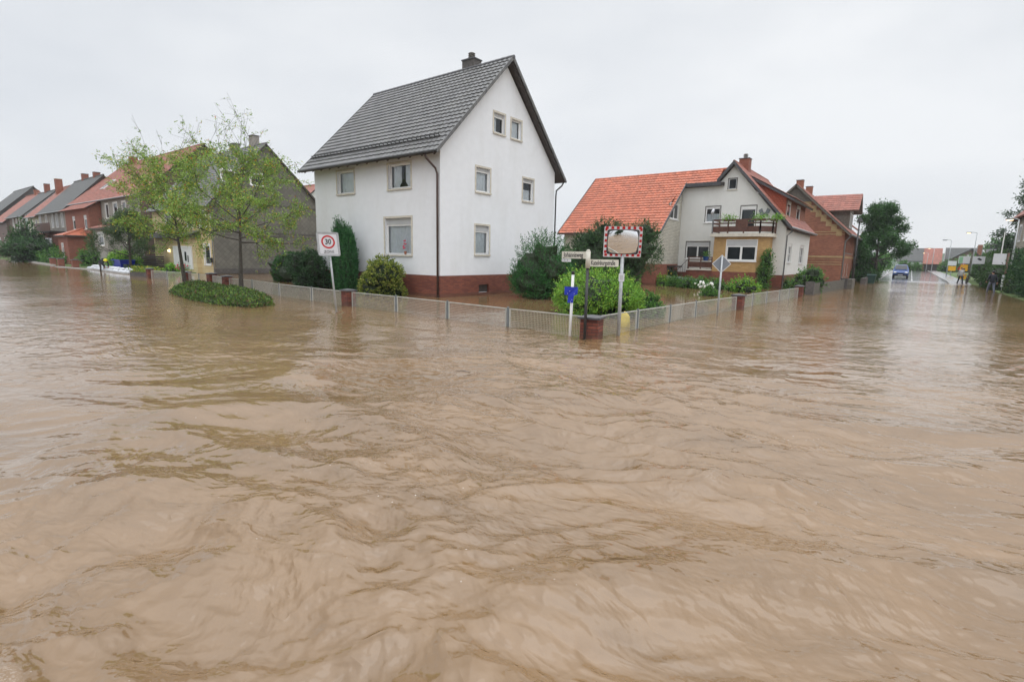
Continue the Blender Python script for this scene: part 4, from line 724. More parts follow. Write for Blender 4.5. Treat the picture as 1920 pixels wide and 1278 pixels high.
m = MB(); pts = [(5.0, 23.65), (8.5, 23.65), (9.25, 24.4), (9.25, y0-.02), (5.0, y0-.02)]; m.prism([(a, b, 3.75) for a, b in pts], (0, 0, 0.24)); bal = m.build('balcony', M['cream'], hE)
m = MB(); rail = [(5.1, y0-0.1), (5.1, 23.75), (8.45, 23.75), (9.15, 24.45), (9.15, y0-0.1)]
for (a, b) in zip(rail[:-1], rail[1:]):
    A_, B_ = Vector((*a, 0)), Vector((*b, 0)); d_ = B_-A_; nn = Vector((-d_.y, d_.x, 0)).normalized()*0.04
    for z0_, z1_ in ((4.1, 4.5), (4.68, 4.78), (4.92, 5.02)): m.pbox(A_+Vector((0, 0, z0_)), d_, nn, (0, 0, z1_-z0_))
    nP = max(1, round(d_.length/1.15))
    for i in range(nP+1): p = A_+d_*i/nP; m.box(p.x-.045, p.x+.045, p.y-.045, p.y+.045, 3.99, 5.02)
m.box(6.75, 7.6, 23.68, 23.74, 4.1, 4.98); m.build('railing', M['brown_wood'], bal)
# raised terrace left of the bay
m = MB(); m.box(3.35, 5.22, 24.0, y0-.03, -0.45, 1.2); te = m.build('terrace', M['red_brick'], hE); MB().box(3.3, 5.22, 23.93, y0-.03, 1.2, 1.3).build('terrace_slab', M['cream'], te)
m = MB(); m.box(3.35, 5.22, 23.96, 24.0, 1.42, 1.85); m.box(3.35, 5.22, 23.95, 24.01, 2.0, 2.07); m.box(3.35, 5.22, 23.95, 24.01, 2.17, 2.24)
for x in (3.35, 4.3, 5.15): m.box(x, x+.08, 23.93, 24.02, 1.3, 2.24)
m.build('terrace_railing', M['brown_wood'], te)
m = MB()
for i in range(6): m.box(2.2+i*0.19, 3.35, 24.2, 25.1, -0.45+i*0.27, -0.18+i*0.27)
m.build('steps', M['red_brick'], te); m = MB(); m.tube([(2.2, 24.2, 0.9), (3.3, 24.2, 2.1)], 0.02, 6)
for i in range(6): m.tube([(2.3+i*0.19, 24.2, -0.1+i*0.25), (2.3+i*0.19, 24.2, 1.0+i*0.2)], 0.012, 5)
m.build('handrail', M['dark_metal'], te)
# butterfly ornament, aerial
bf = thing('wall_ornament', 'grey metal butterfly fixed to the cream wall beside the balcony door', 'ornament', (8.3, y0-.03, 5.5)); m = MB()
for sx in (1, -1):
    m.prism([(8.25, y0-.04, 5.45), (8.25+sx*0.18, y0-.04, 5.9), (8.25+sx*0.42, y0-.04, 5.75), (8.25+sx*0.3, y0-.04, 5.5)], (0, -0.012, 0)); m.prism([(8.25, y0-.04, 5.43), (8.25+sx*0.3, y0-.04, 5.46), (8.25+sx*0.24, y0-.04, 5.22)], (0, -0.012, 0))
m.build('wings', M['grey_metal'], bf); MB().tube([(8.25, y0-.06, 5.2), (8.25, y0-.06, 5.62)], 0.02, 6).build('body', M['dark_metal'], bf)
sd_ = thing('satellite_dish', 'small white aerial mast with dish clamped at the balcony corner', 'antenna', (5.1, 23.7, 4)); MB().tube([(5.12, 23.68, 4.0), (5.12, 23.68, 5.9)], 0.02, 6).build('mast', M['galv'], sd_)
m = MB(); m.tube([(5.05, 23.6, 5.6), (5.0, 23.55, 5.62)], [0.24, 0.02], 12); m.build('dish', M['plate'], sd_, True)

# ---- banded brick house on the right
hF = thing('house', 'tall red brick house with yellow brick bands and a projecting tiled dormer', 'house', (7.5, 48, -0.45)); XF, YF = 12.12, 41.05
FF = Fc(XF, YF, -1, 0, 0, -1); GF = Fc(XF, YF, 0, 1, 1, 0); wfr = [(1.3, 0.6, 2.1, 1.9), (3.6, 0.6, 4.4, 1.9), (6.2, 0.6, 7, 1.9)]+[(0.9+i*1.25, 2.95, 1.55+i*1.25, 4.6) for i in range(7)]
m = MB(); wall(m, FF, [(0, -.5), (9, -.5), (9, 5.0), (4.5, 9.35), (0, 5.0)]); wall(m, GF, [(0, -.5), (13, -.5), (13, 5.0), (0, 5.0)], wfr, 0.15); m.poly([[(XF, YF+13, -.5), (3.1, YF+13, -.5), (3.1, YF+13, 5), (7.62, YF+13, 9.35), (XF, YF+13, 5)]]); m.build('wall', M['old_brick'], hF)
m = MB()
for z0_, z1_ in ((2.45, 2.62), (2.28, 2.31), (1.78, 1.86), (2.0, 2.06), (4.62, 4.7), (4.86, 4.92)):
    m.fbox(FF, -0.01, 9, z0_, z1_, 0.004, 0.03); m.fbox(GF, -0.03, 13, z0_, z1_, 0.004, 0.03) if z0_ < 4 and z0_ > 2.4 else None
for i in range(9):                      # corbelled stepping under the verge
    a = 0.25+i*0.47; z = 5.0+a*0.967; m.fbox(FF, a, a+0.47, z-0.75, z-0.12, 0.005, 0.05); m.fbox(FF, 9-a-0.47, 9-a, z-0.75, z-0.12, 0.005, 0.05)
m.build('brick_bands', M['band_brick'], hF)
m = MB(); m.poly([[FF(3.0, 7.9, 0.06), FF(6.0, 7.9, 0.06), FF(4.5, 9.4, 0.06)]]); m.fbox(FF, 2.9, 6.1, 7.78, 7.9, 0.0, 0.12); m.build('gable_boards', M['grey_wood'], hF)
for i, q in enumerate(wfr): window(hF, GF, *q, depth=0.12, glass='dark_glass', fw=0.09, frame='white_paint' if i < 3 else 'brown_wood', sillmat='grey_stone')
s_ = 0.967; xe_ = XF+0.55; zl_ = 5.0-0.55*s_+0.14; xm = XF-4.5; zm = 9.5
vf = Vector((xm-xe_, 0, zm-zl_)); m = MB(); m.tiled((xe_, YF-0.4, zl_), (0, 1, 0), vf.normalized(), 13.8, vf.length, 0.345, 0.3, 0.025, 0.035, 4); m.quad((2.6, YF-.4, zl_), (2.6, YF+13.4, zl_), (xm, YF+13.4, zm), (xm, YF-.4, zm)); rf = m.build('roof', M['red_tile'], hF)
m = MB(); roof_slab(m, (xe_-.02, YF-.42, zl_-.03), (xe_-.02, YF+13.42, zl_-.03), (xm, YF+13.42, zm-.03), (xm, YF-.42, zm-.03), 0.15); roof_slab(m, (xm, YF-.42, zm-.03), (xm, YF+13.42, zm-.03), (2.6, YF+13.42, zl_-.03), (2.6, YF-.42, zl_-.03), 0.15); m.build('soffit', M['grey_wood'], rf)
gutter(hF, [(xe_+.06, YF-.4, zl_-.05), (xe_+.06, YF+13.4, zl_-.05)], 0.09, 'zinc'); pipe(hF, [(xe_, YF-.2, zl_-.1), (XF+.1, YF+.1, 4.0), (XF+.1, YF+.1, -.3)], 0.06, 'zinc')
# dormer with its own gable roof reaching over the eaves
XD = 12.0; yd0, yd1 = YF+3.6, YF+7.2; zd = 7.25; m = MB(); GD_ = Fc(XD, yd0, 0, 1, 1, 0); wall(m, GD_, [(0, 5.2), (3.6, 5.2), (3.6, zd), (1.8, zd+1.6), (0, zd)], [(0.7, 5.5, 1.5, 6.9), (2.1, 5.5, 2.9, 6.9)], 0.08)
for yy in (yd0, yd1): m.poly([[(XD, yy, 5.2), (XD, yy, zd), (9.6, yy, zd), (9.6, yy, 7.0)]])
dm = m.build('dormer', M['grey_wood'], hF)
for q in ((0.7, 5.5, 1.5, 6.9), (2.1, 5.5, 2.9, 6.9)): window(hF, GD_, *q, depth=0.06, glass='dark_glass', fw=0.08, name='dormer_window', sill=False)
ym = (yd0+yd1)/2; m = MB(); vv = Vector((0, ym-yd0+0.5, 1.75)); m.tiled((8.2, yd0-0.5, zd-0.15), (1, 0, 0), vv.normalized(), 4.55, vv.length, 0.345, 0.3, 0.025, 0.035, 4); m.quad((8.2, yd1+.5, zd-.15), (12.75, yd1+.5, zd-.15), (12.75, ym, zd+1.6), (8.2, ym, zd+1.6)); dr2 = m.build('dormer_roof', M['red_tile'], dm)
m = MB(); roof_slab(m, (8.2, yd0-.48, zd-.18), (12.73, yd0-.48, zd-.18), (12.73, ym, zd+1.56), (8.2, ym, zd+1.56), .12); roof_slab(m, (8.2, yd1+.48, zd-.18), (12.73, yd1+.48, zd-.18), (12.73, ym, zd+1.56), (8.2, ym, zd+1.56), .12); m.build('soffit', M['grey_wood'], dr2)
chimney(hF, 7.7, YF+1.2, 9.0, 9.95, 0.6, 0.6, 'old_brick', False); chimney(hF, 7.7, YF+7, 9.2, 10.0, 0.6, 0.6, 'old_brick', False)
# house beyond it
hF2 = thing('house', 'green-grey clad house glimpsed past the banded brick house with red awning', 'house', (8, 62, -0.3)); m = MB(); m.box(3.5, 12.6, 57.5, 67, -.4, 5.2); m.build('wall', M['beige_siding'], hF2)
m = MB(); roof_slab(m, (13.2, 57.1, 4.9), (13.2, 67.4, 4.9), (8, 67.4, 9), (8, 57.1, 9)); roof_slab(m, (2.8, 57.1, 4.9), (2.8, 67.4, 4.9), (8, 67.4, 9), (8, 57.1, 9)); m.build('roof', M['far_red_tile'], hF2)
for y in (58.5, 61, 63.5): window(hF2, Fc(12.6, y, 0, 1, 1, 0), 0, 2.8, 1, 4.2, depth=-0.06, glass='dark_glass')
m = MB()
for i in range(9): m.prism([(12.62, 58+i*0.4, 2.6), (13.9, 58+i*0.4, 2.1), (13.9, 58+i*0.4, 1.75), (12.62, 58+i*0.4, 2.4)], (0, 0.36, 0))
m.build('awning', M['red'], hF2)
# far right clapboard house behind the hedge
hR = thing('house', 'beige clapboard house corner cut off by the right picture edge', 'house', (31, 54, -0.3)); m = MB(); GR = Fc(26, 60.3, 0, -1, -1, 0); wall(m, GR, [(0, -.4), (12, -.4), (12, 7), (0, 7)], [(1.0, 4.5, 2.6, 6.2), (4.6, 4.5, 6, 6.2)], 0.05); m.quad((26, 60.3, -.4), (36, 60.3, -.4), (36, 60.3, 7), (26, 60.3, 7)); m.quad((26, 48.3, -.4), (36, 48.3, -.4), (36, 48.3, 7), (26, 48.3, 7)); m.build('wall', M['beige_siding'], hR)
for q in ((1.0, 4.5, 2.6, 6.2), (4.6, 4.5, 6, 6.2)): window(hR, GR, *q, depth=0.05, mull=1, glass='dark_glass', fw=0.12, surround=0.1, surmat='white_paint')
m = MB(); roof_slab(m, (25.3, 61, 6.9), (36.5, 61, 6.9), (33, 54.3, 10), (28, 54.3, 10)); roof_slab(m, (25.3, 61, 6.9), (28, 54.3, 10), (28, 54.0, 10), (25.3, 47.5, 6.9)); roof_slab(m, (25.3, 47.5, 6.9), (36.5, 47.5, 6.9), (33, 54, 10), (28, 54, 10)); m.build('roof', M['far_red_tile'], hR)
# the houses closing the right street
def far_house(lab, x0, x1, y, wz, rz, wm, rm, wins, dep=9, door=None):
    h = thing('house', lab, 'house', ((x0+x1)/2, y+dep/2, 0)); F = Fc(x0, y, 1, 0, 0, -1); m = MB(); wall(m, F, [(0, 0.1), (x1-x0, 0.1), (x1-x0, wz), (0, wz)], wins, 0.15)
    for x in (x0, x1): m.poly([[(x, y, 0.1), (x, y+dep, 0.1), (x, y+dep, wz), (x, y+dep/2, rz), (x, y, wz)]])
    m.build('wall', M[wm], h); m = MB(); roof_slab(m, (x0-.02, y-.4, wz-.1), (x1+.02, y-.4, wz-.1), (x1+.02, y+dep/2, rz+.1), (x0-.02, y+dep/2, rz+.1)); roof_slab(m, (x0-.02, y+dep+.4, wz-.1), (x1+.02, y+dep+.4, wz-.1), (x1+.02, y+dep/2, rz+.1), (x0-.02, y+dep/2, rz+.1)); m.build('roof', M[rm], h)
    for q in wins: window(h, F, *q, depth=0.12, glass='dark_glass', fw=0.08)
    if door: MB().fbox(F, *door, 0.01, 0.08).build('barn_door', M['dark_wood'], h)
    return h
far_house('white house with long dark grey roof closing the far street, left of the barn', 14.2, 19.6, 150, 2.85, 6.0, 'white_stucco', 'dark_tile', [(1.2, 1.6, 2.1, 2.5), (3.6, 1.6, 4.5, 2.5)])
far_house('white rendered barn part with salmon tiled roof and dark open gateway', 19.65, 23.3, 149.6, 2.2, 6.0, 'old_brick', 'far_red_tile', [], door=(0.3, 3.4, 0.1, 2.1))
far_house('brown-roofed house with white ground floor behind the street lamps', 24, 31, 152, 2.6, 6.2, 'white_stucco', 'dark_tile', [(1.5, 1.0, 2.6, 2.2), (4.3, 1.0, 5.4, 2.2)])
far_house('low dark-roofed house beyond the hedges at the far right', 32, 44, 156, 3.2, 6.0, 'brown_siding', 'dark_tile', [(2, 1.4, 3.2, 2.6), (6, 1.4, 7.2, 2.6)])
hg = thing('house', 'brown boarded gable with white verge between the far street lamps', 'house', (26, 147, 0)); m = MB(); m.prism([(23.6, 146, 0.2), (31, 146, 0.2), (31, 146, 2.6), (28.3, 146, 5.6), (23.6, 146, 2.6)], (0, 5, 0)); m.build('wall', M['brown_siding'], hg); m = MB(); m.pbox((23.2, 145.6, 2.3), (5.1, 0, 3.5), (0, 5.6, 0), (0, 0, 0.15)); m.pbox((28.3, 145.6, 5.8), (3.2, 0, -3.5), (0, 5.6, 0), (0, 0, 0.15)); m.build('roof', M['dark_tile'], hg); MB().box(27.6, 28.6, 145.9, 145.98, 3.6, 4.4).build('window', M['white_paint'], hg); MB().box(29.4, 30.2, 147, 147.8, 4, 6.8).build('chimney', M['old_brick'], hg)
# hills
def hz_(x, y): return -2+ (17+7*mnoise.noise(Vector((x*0.006, y*0.006, 3))))*max(0, min(1, (y-330)/120)) - 6 + 1.6*mnoise.noise(Vector((x*0.09, y*0.09, 1)))
hx = [x*8.0 for x in range(-70, 90)]; hy = [300+i*14 for i in range(16)]
k = NB('wooded_hill'); k.base(k.ramp(k.noise(0.22, 6, 0.7), [(0.3, (0.03, 0.06, 0.03)), (0.7, (0.07, 0.12, 0.055))])); k.rough(0.95); sheet('hills', hx, hy, hz_, k.m)
# ------------------------------------------------------------------ fences and pillars
def W2(px, py): p = W(px, py); return Vector((p.x, p.y, 0))
PIL = MB().box(-0.19, 0.19, -0.19, 0.19, -0.5, 0.5)
def pillar(p, lab, w_=0.4, h=0.56, rz=0.0, mt='pillar_brick', group='brick fence pillars'):
    t = thing('brick_pillar', lab, 'pillar', (p.x, p.y, -0.45), group)
    ca, sa = math.cos(rz), math.sin(rz)
    def bx(m, a, z0, z1):
        m.prism([(p.x+ca*u-sa*v, p.y+sa*u+ca*v, z0) for u, v in ((-a, -a), (a, -a), (a, a), (-a, a))], (0, 0, z1-z0)); return m
    bx(MB(), w_/2, -0.5, h).build('shaft', M[mt], t); c = MB(); bx(c, w_/2+0.05, h, h+0.05); m_ = [(p.x+ca*u-sa*v, p.y+sa*u+ca*v, h+0.05) for u, v in ((-w_/2-.05, -w_/2-.05), (w_/2+.05, -w_/2-.05), (w_/2+.05, w_/2+.05), (-w_/2-.05, w_/2+.05))]
    c.add(m_+[(p.x, p.y, h+0.1)], [(0, 1, 4), (1, 2, 4), (2, 3, 4), (3, 0, 4)]); c.build('coping', M['dark_cap'], t); return t
def mesh_panel(par, A, B, z0=-0.42, z1=0.56, wire=0.05, vert=True, t=0.005, gapa=0.06, gapb=0.06):
    d = (B-A); Ls = d.length; d = d.normalized(); n = Vector((-d.y, d.x, 0)); A = A+d*gapa; Ls -= gapa+gapb; m = MB(); up = Vector((0, 0, 1)); fr = 0.03
    for (s0, s1, a, b) in ((0, Ls, z1-fr, z1), (0, fr, z0, z1-fr), (Ls-fr, Ls, z0, z1-fr)): m.pbox(A+d*s0+up*a-n*fr/2, d*(s1-s0), n*fr, up*(b-a))
    fo = m.build('panel_frame', M['mesh_white'], par)
    m = MB(); nh = int((z1-fr-z0)/wire)
    for i in range(1, nh+1):
        z = z1-fr-i*wire
        if z > -0.12: m.pbox(A+d*fr+up*(z-t/2)-n*t/2, d*(Ls-2*fr), n*t, up*t)
    if vert:
        nv = int((Ls-2*fr)/wire)
        for i in range(1, nv): m.pbox(A+d*(fr+i*(Ls-2*fr)/nv-t/2)+up*-0.12-n*(t/2+t), d*t, n*t, up*(z1-fr+0.12))
    m.build('wire_mesh', M['mesh_white'], fo); return fo
def fence(lab, pts, h=0.56, wire=0.05, vert=True, ends=(False, False), posts=True, t=0.0055):
    P = [W2(*q) if isinstance(q, tuple) else q for q in pts]; c = sum(P, Vector())/len(P); f = thing('wire_mesh_fence', lab, 'fence', (c.x, c.y, -0.45))
    for i in range(len(P)-1):
        g0 = 0.22 if i == 0 and not ends[0] else 0.06; g1 = 0.22 if i == len(P)-2 and not ends[1] else 0.06; mesh_panel(f, P[i], P[i+1], -0.42, h-0.02, wire, vert, t, g0, g1)
    for i, p in enumerate(P):
        if (i == 0 and not ends[0]) or (i == len(P)-1 and not ends[1]): continue
        MB().tube([(p.x, p.y, -.5), (p.x, p.y, h+0.02)], 0.035, 6).build('post', M['grey_metal'], f)
    return f
pC = W2(1105, 637)+Vector((-0.1, 0.27, 0)); pL = W2(654, 573); pG0 = W2(427, 540); pG1 = W2(398, 533); pM = W2(352, 527); pE = W2(282, 521)
pR1 = W2(1383, 580); pR2 = W2(1497, 557)
fence('pale mesh fence between the corner pillar and the pillar beside the 30 sign', [pC, (952, 613), (839, 597), (743, 584), pL])
fence('pale mesh fence left of the 30 sign, up to the paired brick pillars', [pL, (585, 563), (524, 554), (474, 545), pG0], vert=True)
fence('narrow mesh garden gate between the paired brick pillars', [pG0, pG1], vert=True)
fence('mesh fence in front of the yellow house front', [pG1, (374, 530), pM, (314, 524), pE], vert=True, wire=0.06)
fence('mesh fence right of the corner pillar with a yellow sack behind it', [pC, (1194, 616), (1255, 604), (1303, 594), (1345, 586), pR1], vert=True)
fence('mesh fence in front of the house with the orange wing, furthest to the right', [pR1, (1410, 573), (1436, 568), (1460, 564), (1478, 560), pR2], vert=True, wire=0.06)
pillar(pC, 'brick pillar with slate coping at the fence corner beneath the street name signs', 0.46, 0.5, 0.2)
pillar(pL, 'brick fence pillar just right of the 30 zone sign', 0.38, 0.56); pillar(pG0, 'right brick pillar of the pair beside the planter hedge', 0.38, 0.6); pillar(pG1, 'left brick pillar of the pair beside the planter hedge', 0.42, 0.6)
pillar(pM, 'brick fence pillar hidden behind the trunk of the left street tree', 0.36, 0.55); pillar(pE, 'last brick pillar of the mesh fence, next to the planter box', 0.36, 0.6)
pillar(pR1, 'brick fence pillar standing below the balcony house flowerbed', 0.4, 0.56); pillar(pR2, 'brick fence pillar at the right end of the mesh fence', 0.4, 0.6)
for px, py_, lb in ((100, 497, 'leftmost of three low brick pillars before the far hedges'), (115, 499, 'middle one of three low brick pillars before the far hedges'), (142, 502, 'rightmost of three low brick pillars beside the big green shrub')): pillar(W2(px, py_), lb, 0.5, 0.75, 0, 'orange_brick', 'low brick pillars along the left street')
# dark paling fence before the banded brick house
A_, B_ = W2(1518, 553), W2(1582, 541); f = thing('paling_fence', 'dark grey wooden paling fence before the banded brick house', 'fence', (A_.x, A_.y, -.45)); d = B_-A_; n_ = int(d.length/0.14); d = d/n_; m = MB()
for i in range(n_): m.pbox(A_+d*i+Vector((0, 0, -.45)), d*0.8, (0.025, 0, 0), (0, 0, 1.15))
m.build('palings', M['grey_wood'], f); MB().pbox(A_+Vector((-.03, 0, 0.55)), B_-A_, (-.04, 0, 0), (0, 0, 0.06)).build('rail', M['grey_wood'], f)
for p in (A_, B_): MB().box(p.x-.25, p.x+.2, p.y-.2, p.y+.2, -.45, 0.8).build('gate_pillar', M['dark_slate'], f)
m = MB(); m.box(B_.x+.2, B_.x+.5, B_.y, B_.y+2.5, -.45, 0.75); m.build('low_wall', M['grey_wood'], f)
f = thing('low_wall', 'low dark garden wall running on past the banded brick house', 'wall', (14.0, 46, -.45)); MB().box(13.7, 14.1, 42.5, 58, -.45, 0.55).build('wall', M['dark_slate'], f)
bn = thing('bin', 'dark wheeled refuse bin standing at the flooded kerb by the low wall', 'bin', (14.3, 46.3, -.4)); m = MB(); m.prism([(14.05, 46.1, -.3), (14.55, 46.1, -.3), (14.55, 46.6, -.3), (14.05, 46.6, -.3)], (0, 0, 0.1)); m.add([(14.1, 46.1, -.3), (14.6, 46.1, -.3), (14.6, 46.6, -.3), (14.1, 46.6, -.3), (14, 46, .75), (14.7, 46, .75), (14.7, 46.7, .75), (14, 46.7, .75)], [(0, 1, 5, 4), (1, 2, 6, 5), (2, 3, 7, 6), (3, 0, 4, 7)]); m.build('body', M['greentub'], bn); MB().prism([(13.95, 45.95, .76), (14.75, 45.95, .76), (14.75, 46.75, .85), (13.95, 46.75, .85)], (0, 0, 0.06)).build('lid', M['greentub'], bn)
# yellow sack caught in the fence
ys_ = W2(1178, 617)+Vector((-.28, .32, 0)); m = MB(); m.blob(ys_+Vector((0, 0, 0.16)), (0.17, 0.09, 0.27), 3, 0.25, 14, 9); tag(m.build('yellow_sack', M['yellow_cloth'], None, True), 'crumpled yellow sack caught behind the mesh fence right of the corner pillar', 'sack')

# ------------------------------------------------------------------ street signs and posts
UPL = Vector((0, 0, 1))
def view_basis(p, turn=0.0):            # a board facing the crossing from p, turned by some degrees
    d = Vector((CAM.x-p.x, CAM.y-p.y, 0)).normalized(); d.rotate(Matrix.Rotation(rad(turn), 3, 'Z')); return Vector((-d.y, d.x, 0)), d
def rrect(w_, h, r, n=5):
    pts = []
    for cx, cy, a0 in ((w_/2-r, h/2-r, 0), (-w_/2+r, h/2-r, 90), (-w_/2+r, -h/2+r, 180), (w_/2-r, -h/2+r, 270)):
        for i in range(n+1): a = rad(a0+90*i/n); pts.append((cx+r*math.cos(a), cy+r*math.sin(a)))
    return pts
# 30 zone
p = W2(631, 585); u, n = view_basis(p, -8); lean = -u*0.075; t = thing('traffic_sign', 'leaning 30 zone speed limit sign on a grey post in the flood', 'road sign', (p.x, p.y, -.45))
MB().tube([p-UPL*.5-lean*.5, p+UPL*2.62+lean*2.62], 0.033, 10).build('post', M['galv'], t, True)
upv = (UPL+lean).normalized(); c = p+UPL*2.27+lean*2.27+n*0.05
def P3(a, b, d=0.0): return c+u*a+upv*b+n*d
m = MB(); m.prism([P3(a, b) for a, b in rrect(0.66, 0.74, 0.05)], n*0.03); bd = m.build('sign_board', M['plate'], t)
m = MB(); rim = rrect(0.70, 0.78, 0.06); inner = rrect(0.64, 0.72, 0.045)
for i in range(len(rim)):
    j = (i+1) % len(rim); m.quad(P3(*rim[i], .045), P3(*rim[j], .045), P3(*inner[j], .045), P3(*inner[i], .045)); m.quad(P3(*rim[i], .045), P3(*rim[j], .045), P3(*rim[j], -.01), P3(*rim[i], -.01))
m.build('rim', M['galv'], bd)
m = MB(); rim2 = rrect(0.6, 0.68, 0.03); in2 = rrect(0.585, 0.665, 0.025)
for i in range(len(rim2)): j = (i+1) % len(rim2); m.quad(P3(*rim2[i], .034), P3(*rim2[j], .034), P3(*in2[j], .034), P3(*in2[i], .034))
m.build('border_line', M['ink'], bd)
m = MB(); K = 40
for i in range(K):
    a0, a1 = 2*math.pi*i/K, 2*math.pi*(i+1)/K; q = lambda r, a: P3(r*math.cos(a), 0.07+r*math.sin(a), .035); m.quad(q(.215, a0), q(.215, a1), q(.165, a1), q(.165, a0))
m.build('red_ring', M['red'], bd)
text('numerals', '30', 0.235, M['ink'], bd, P3(0, 0.07, .036), u, upv, 0.85, 0.002, 'CENTER', 0.02); text('lettering', 'ZONE', 0.125, M['ink'], bd, P3(0, -0.255, .036), u, upv, 0.95, 0.002, 'CENTER')
# street name signs
p = W2(1096, 637); t = thing('street_name_sign', 'dark post at the brick corner pillar carrying two street name plates', 'street sign', (p.x, p.y, -.45)); MB().tube([p-UPL*.5, p+UPL*1.75], 0.035, 10).build('post', M['dark_metal'], t, True)
MB().tube([p+UPL*1.75, p+UPL*2.15], 0.055, 10).tube([p+UPL*2.15, p+UPL*2.19], [0.055, 0.03], 10).build('bracket', M['oldplate'], t, True)
def nameplate(ang, L_, z, body, align, off, sx, ts):
    d_ = Vector((math.cos(rad(ang)), math.sin(rad(ang)), 0)); nn = Vector((d_.y, -d_.x, 0))
    if nn.dot(CAM-p) < 0: nn = -nn
    rd = nn.cross(UPL)*-1                # reading direction
    m = MB(); m.pbox(p+d_*0.05+UPL*z-nn*0.012, d_*L_, nn*0.024, UPL*0.17); b = m.build('name_plate', M['oldplate'], t); start = p+d_*0.05+UPL*(z+0.085)+nn*0.014
    s0 = start if rd.dot(d_) > 0 else start+d_*L_
    text('lettering', body, ts, M['ink'], b, s0+rd*off, rd, UPL, sx, 0.001, bold=0.015); return d_, nn, rd
nameplate(64, 0.86, 1.79, 'Katelnburgstraße', 'LEFT', 0.03, 0.66, 0.158)
d_, nn, rd = nameplate(176, 0.72, 1.97, 'Johannisweg', 'LEFT', 0.06, 0.72, 0.16)
m = MB(); m.pbox(p+d_*0.5+UPL*1.885-nn*0.01, d_*0.27, nn*0.02, UPL*0.075); b = m.build('number_plate', M['plate'], t); text('lettering', '1 - 10  7 - 18', 0.055, M['ink'], b, p+d_*0.755+UPL*1.923+nn*0.012, rd, UPL, 0.62, 0.001)
# white marker pole with a blue rag
p = W2(1068, 632); t = thing('marker_pole', 'white hydrant marker pole with blue plastic rag and black top', 'pole', (p.x, p.y, -.45)); MB().tube([p-UPL*.5, p+UPL*1.58+Vector((0.03, 0, 0))], 0.036, 12).build('pole', M['white_paint'], t, True); MB().tube([p+UPL*1.58+Vector((0.03, 0, 0)), p+UPL*1.66+Vector((.03, 0, 0))], 0.04, 12).build('cap', M['black'], t, True)
u, n = view_basis(p); c = p+UPL*1.08+n*.05; o = [(-.17, .2), (.16, .19), (.155, .02), (.06, -.03), (.05, -.2), (-.09, -.2), (-.075, -.02), (-.17, .0)]
m = MB(); nseg = 3; m.prism([c+u*a+UPL*b+n*(0.012*math.sin(a*30)) for a, b in o], n*0.012); rg = m.build('blue_rag', M['blue'], None); rg['label'] = 'blue plastic rag with white specks wrapped round the white marker pole'; rg['category'] = 'rag'
m = MB()
for a, b in ((-.04, .09), (-.09, .03), (.07, .03), (.02, -.12), (-.01, -.17)): m.prism([c+u*(a+dx)+UPL*(b+dy)+n*.02 for dx, dy in ((-.010, -.003), (0.003, -.011), (.010, .002), (0, .010))], n*0.003)
m.build('white_specks', M['plate'], rg)
# traffic mirror
p = W2(1159, 631); u, n = view_basis(p, 5); t = thing('traffic_mirror', 'red and white framed convex traffic mirror on a galvanised post', 'traffic mirror', (p.x, p.y, -.45)); MB().tube([p-UPL*.5, p+UPL*2.35], 0.045, 12).build('post', M['galv'], t, True)
c = p+UPL*2.4+n*0.07-u*0.02; Wm, Hm = 0.93, 0.76; tl = (UPL+n*0.2).normalized()
def Q(a, b, d=0.0): return c+u*a+tl*b+n*d
m = MB(); o_ = rrect(Wm, Hm, 0.02, 3); i_ = rrect(Wm-.17, Hm-.17, 0.06, 3)
for i in range(len(o_)): j = (i+1) % len(o_); m.quad(Q(*o_[i], .03), Q(*o_[j], .03), Q(*i_[j], .03), Q(*i_[i], .03)); m.quad(Q(*o_[i], .03), Q(*o_[j], .03), Q(*o_[j], -.03), Q(*o_[i], -.03))
m.prism([Q(a, b, -.03) for a, b in o_], n*0.005); fr_ = m.build('frame', M['plate'], t)
m = MB(); e = .033; th = .045
for side in (-1, 1):
    for i in range(7): a = -Wm/2+.03+i*(Wm-.06)/6.5; m.pbox(Q(a, side*(Hm/2-.045)-th/2, e-.002), u*.068, tl*(th+.02), n*.004)
    for i in range(5): b = -Hm/2+.1+i*.138; m.pbox(Q(side*(Wm/2-.04)-th/2, b, e-.0035), u*(th+.01), tl*.068, n*.004)
m.build('red_stripes', M['red'], fr_)
m = MB(); K = 18; g_ = []
for j in range(K+1):
    for i in range(K+1):
        x_, y_ = i/K*2-1, j/K*2-1; f_ = 1-0.13*(x_*x_*y_*y_); X_, Y_ = x_*(Wm-.18)/2*f_, y_*(Hm-.18)/2*f_; g_.append(Q(X_, Y_, 0.028+0.06*(1-(x_*x_+y_*y_)/2)))
m.add(g_, [(j*(K+1)+i, j*(K+1)+i+1, (j+1)*(K+1)+i+1, (j+1)*(K+1)+i) for j in range(K) for i in range(K)]); m.build('mirror_glass', M['mirror'], t, True)
m = MB(); o2 = rrect(Wm-.15, Hm-.15, 0.06, 4); i2 = rrect(Wm-.19, Hm-.19, 0.07, 4)
for i in range(len(o2)): j = (i+1) % len(o2); m.quad(Q(*o2[i], .036), Q(*o2[j], .036), Q(*i2[j], .05), Q(*i2[i], .05))
m.build('rubber_seal', M['black'], t)
stk_ = MB().pbox(p+UPL*1.42-u*.07+n*.045, u*.14, n*.006, UPL*.2).build('sticker', M['plate'], t); MB().pbox(p+UPL*1.46-u*.04+n*.052, u*.08, n*.003, UPL*.12).build('sticker_mark', M['grey_plastic'], stk_)
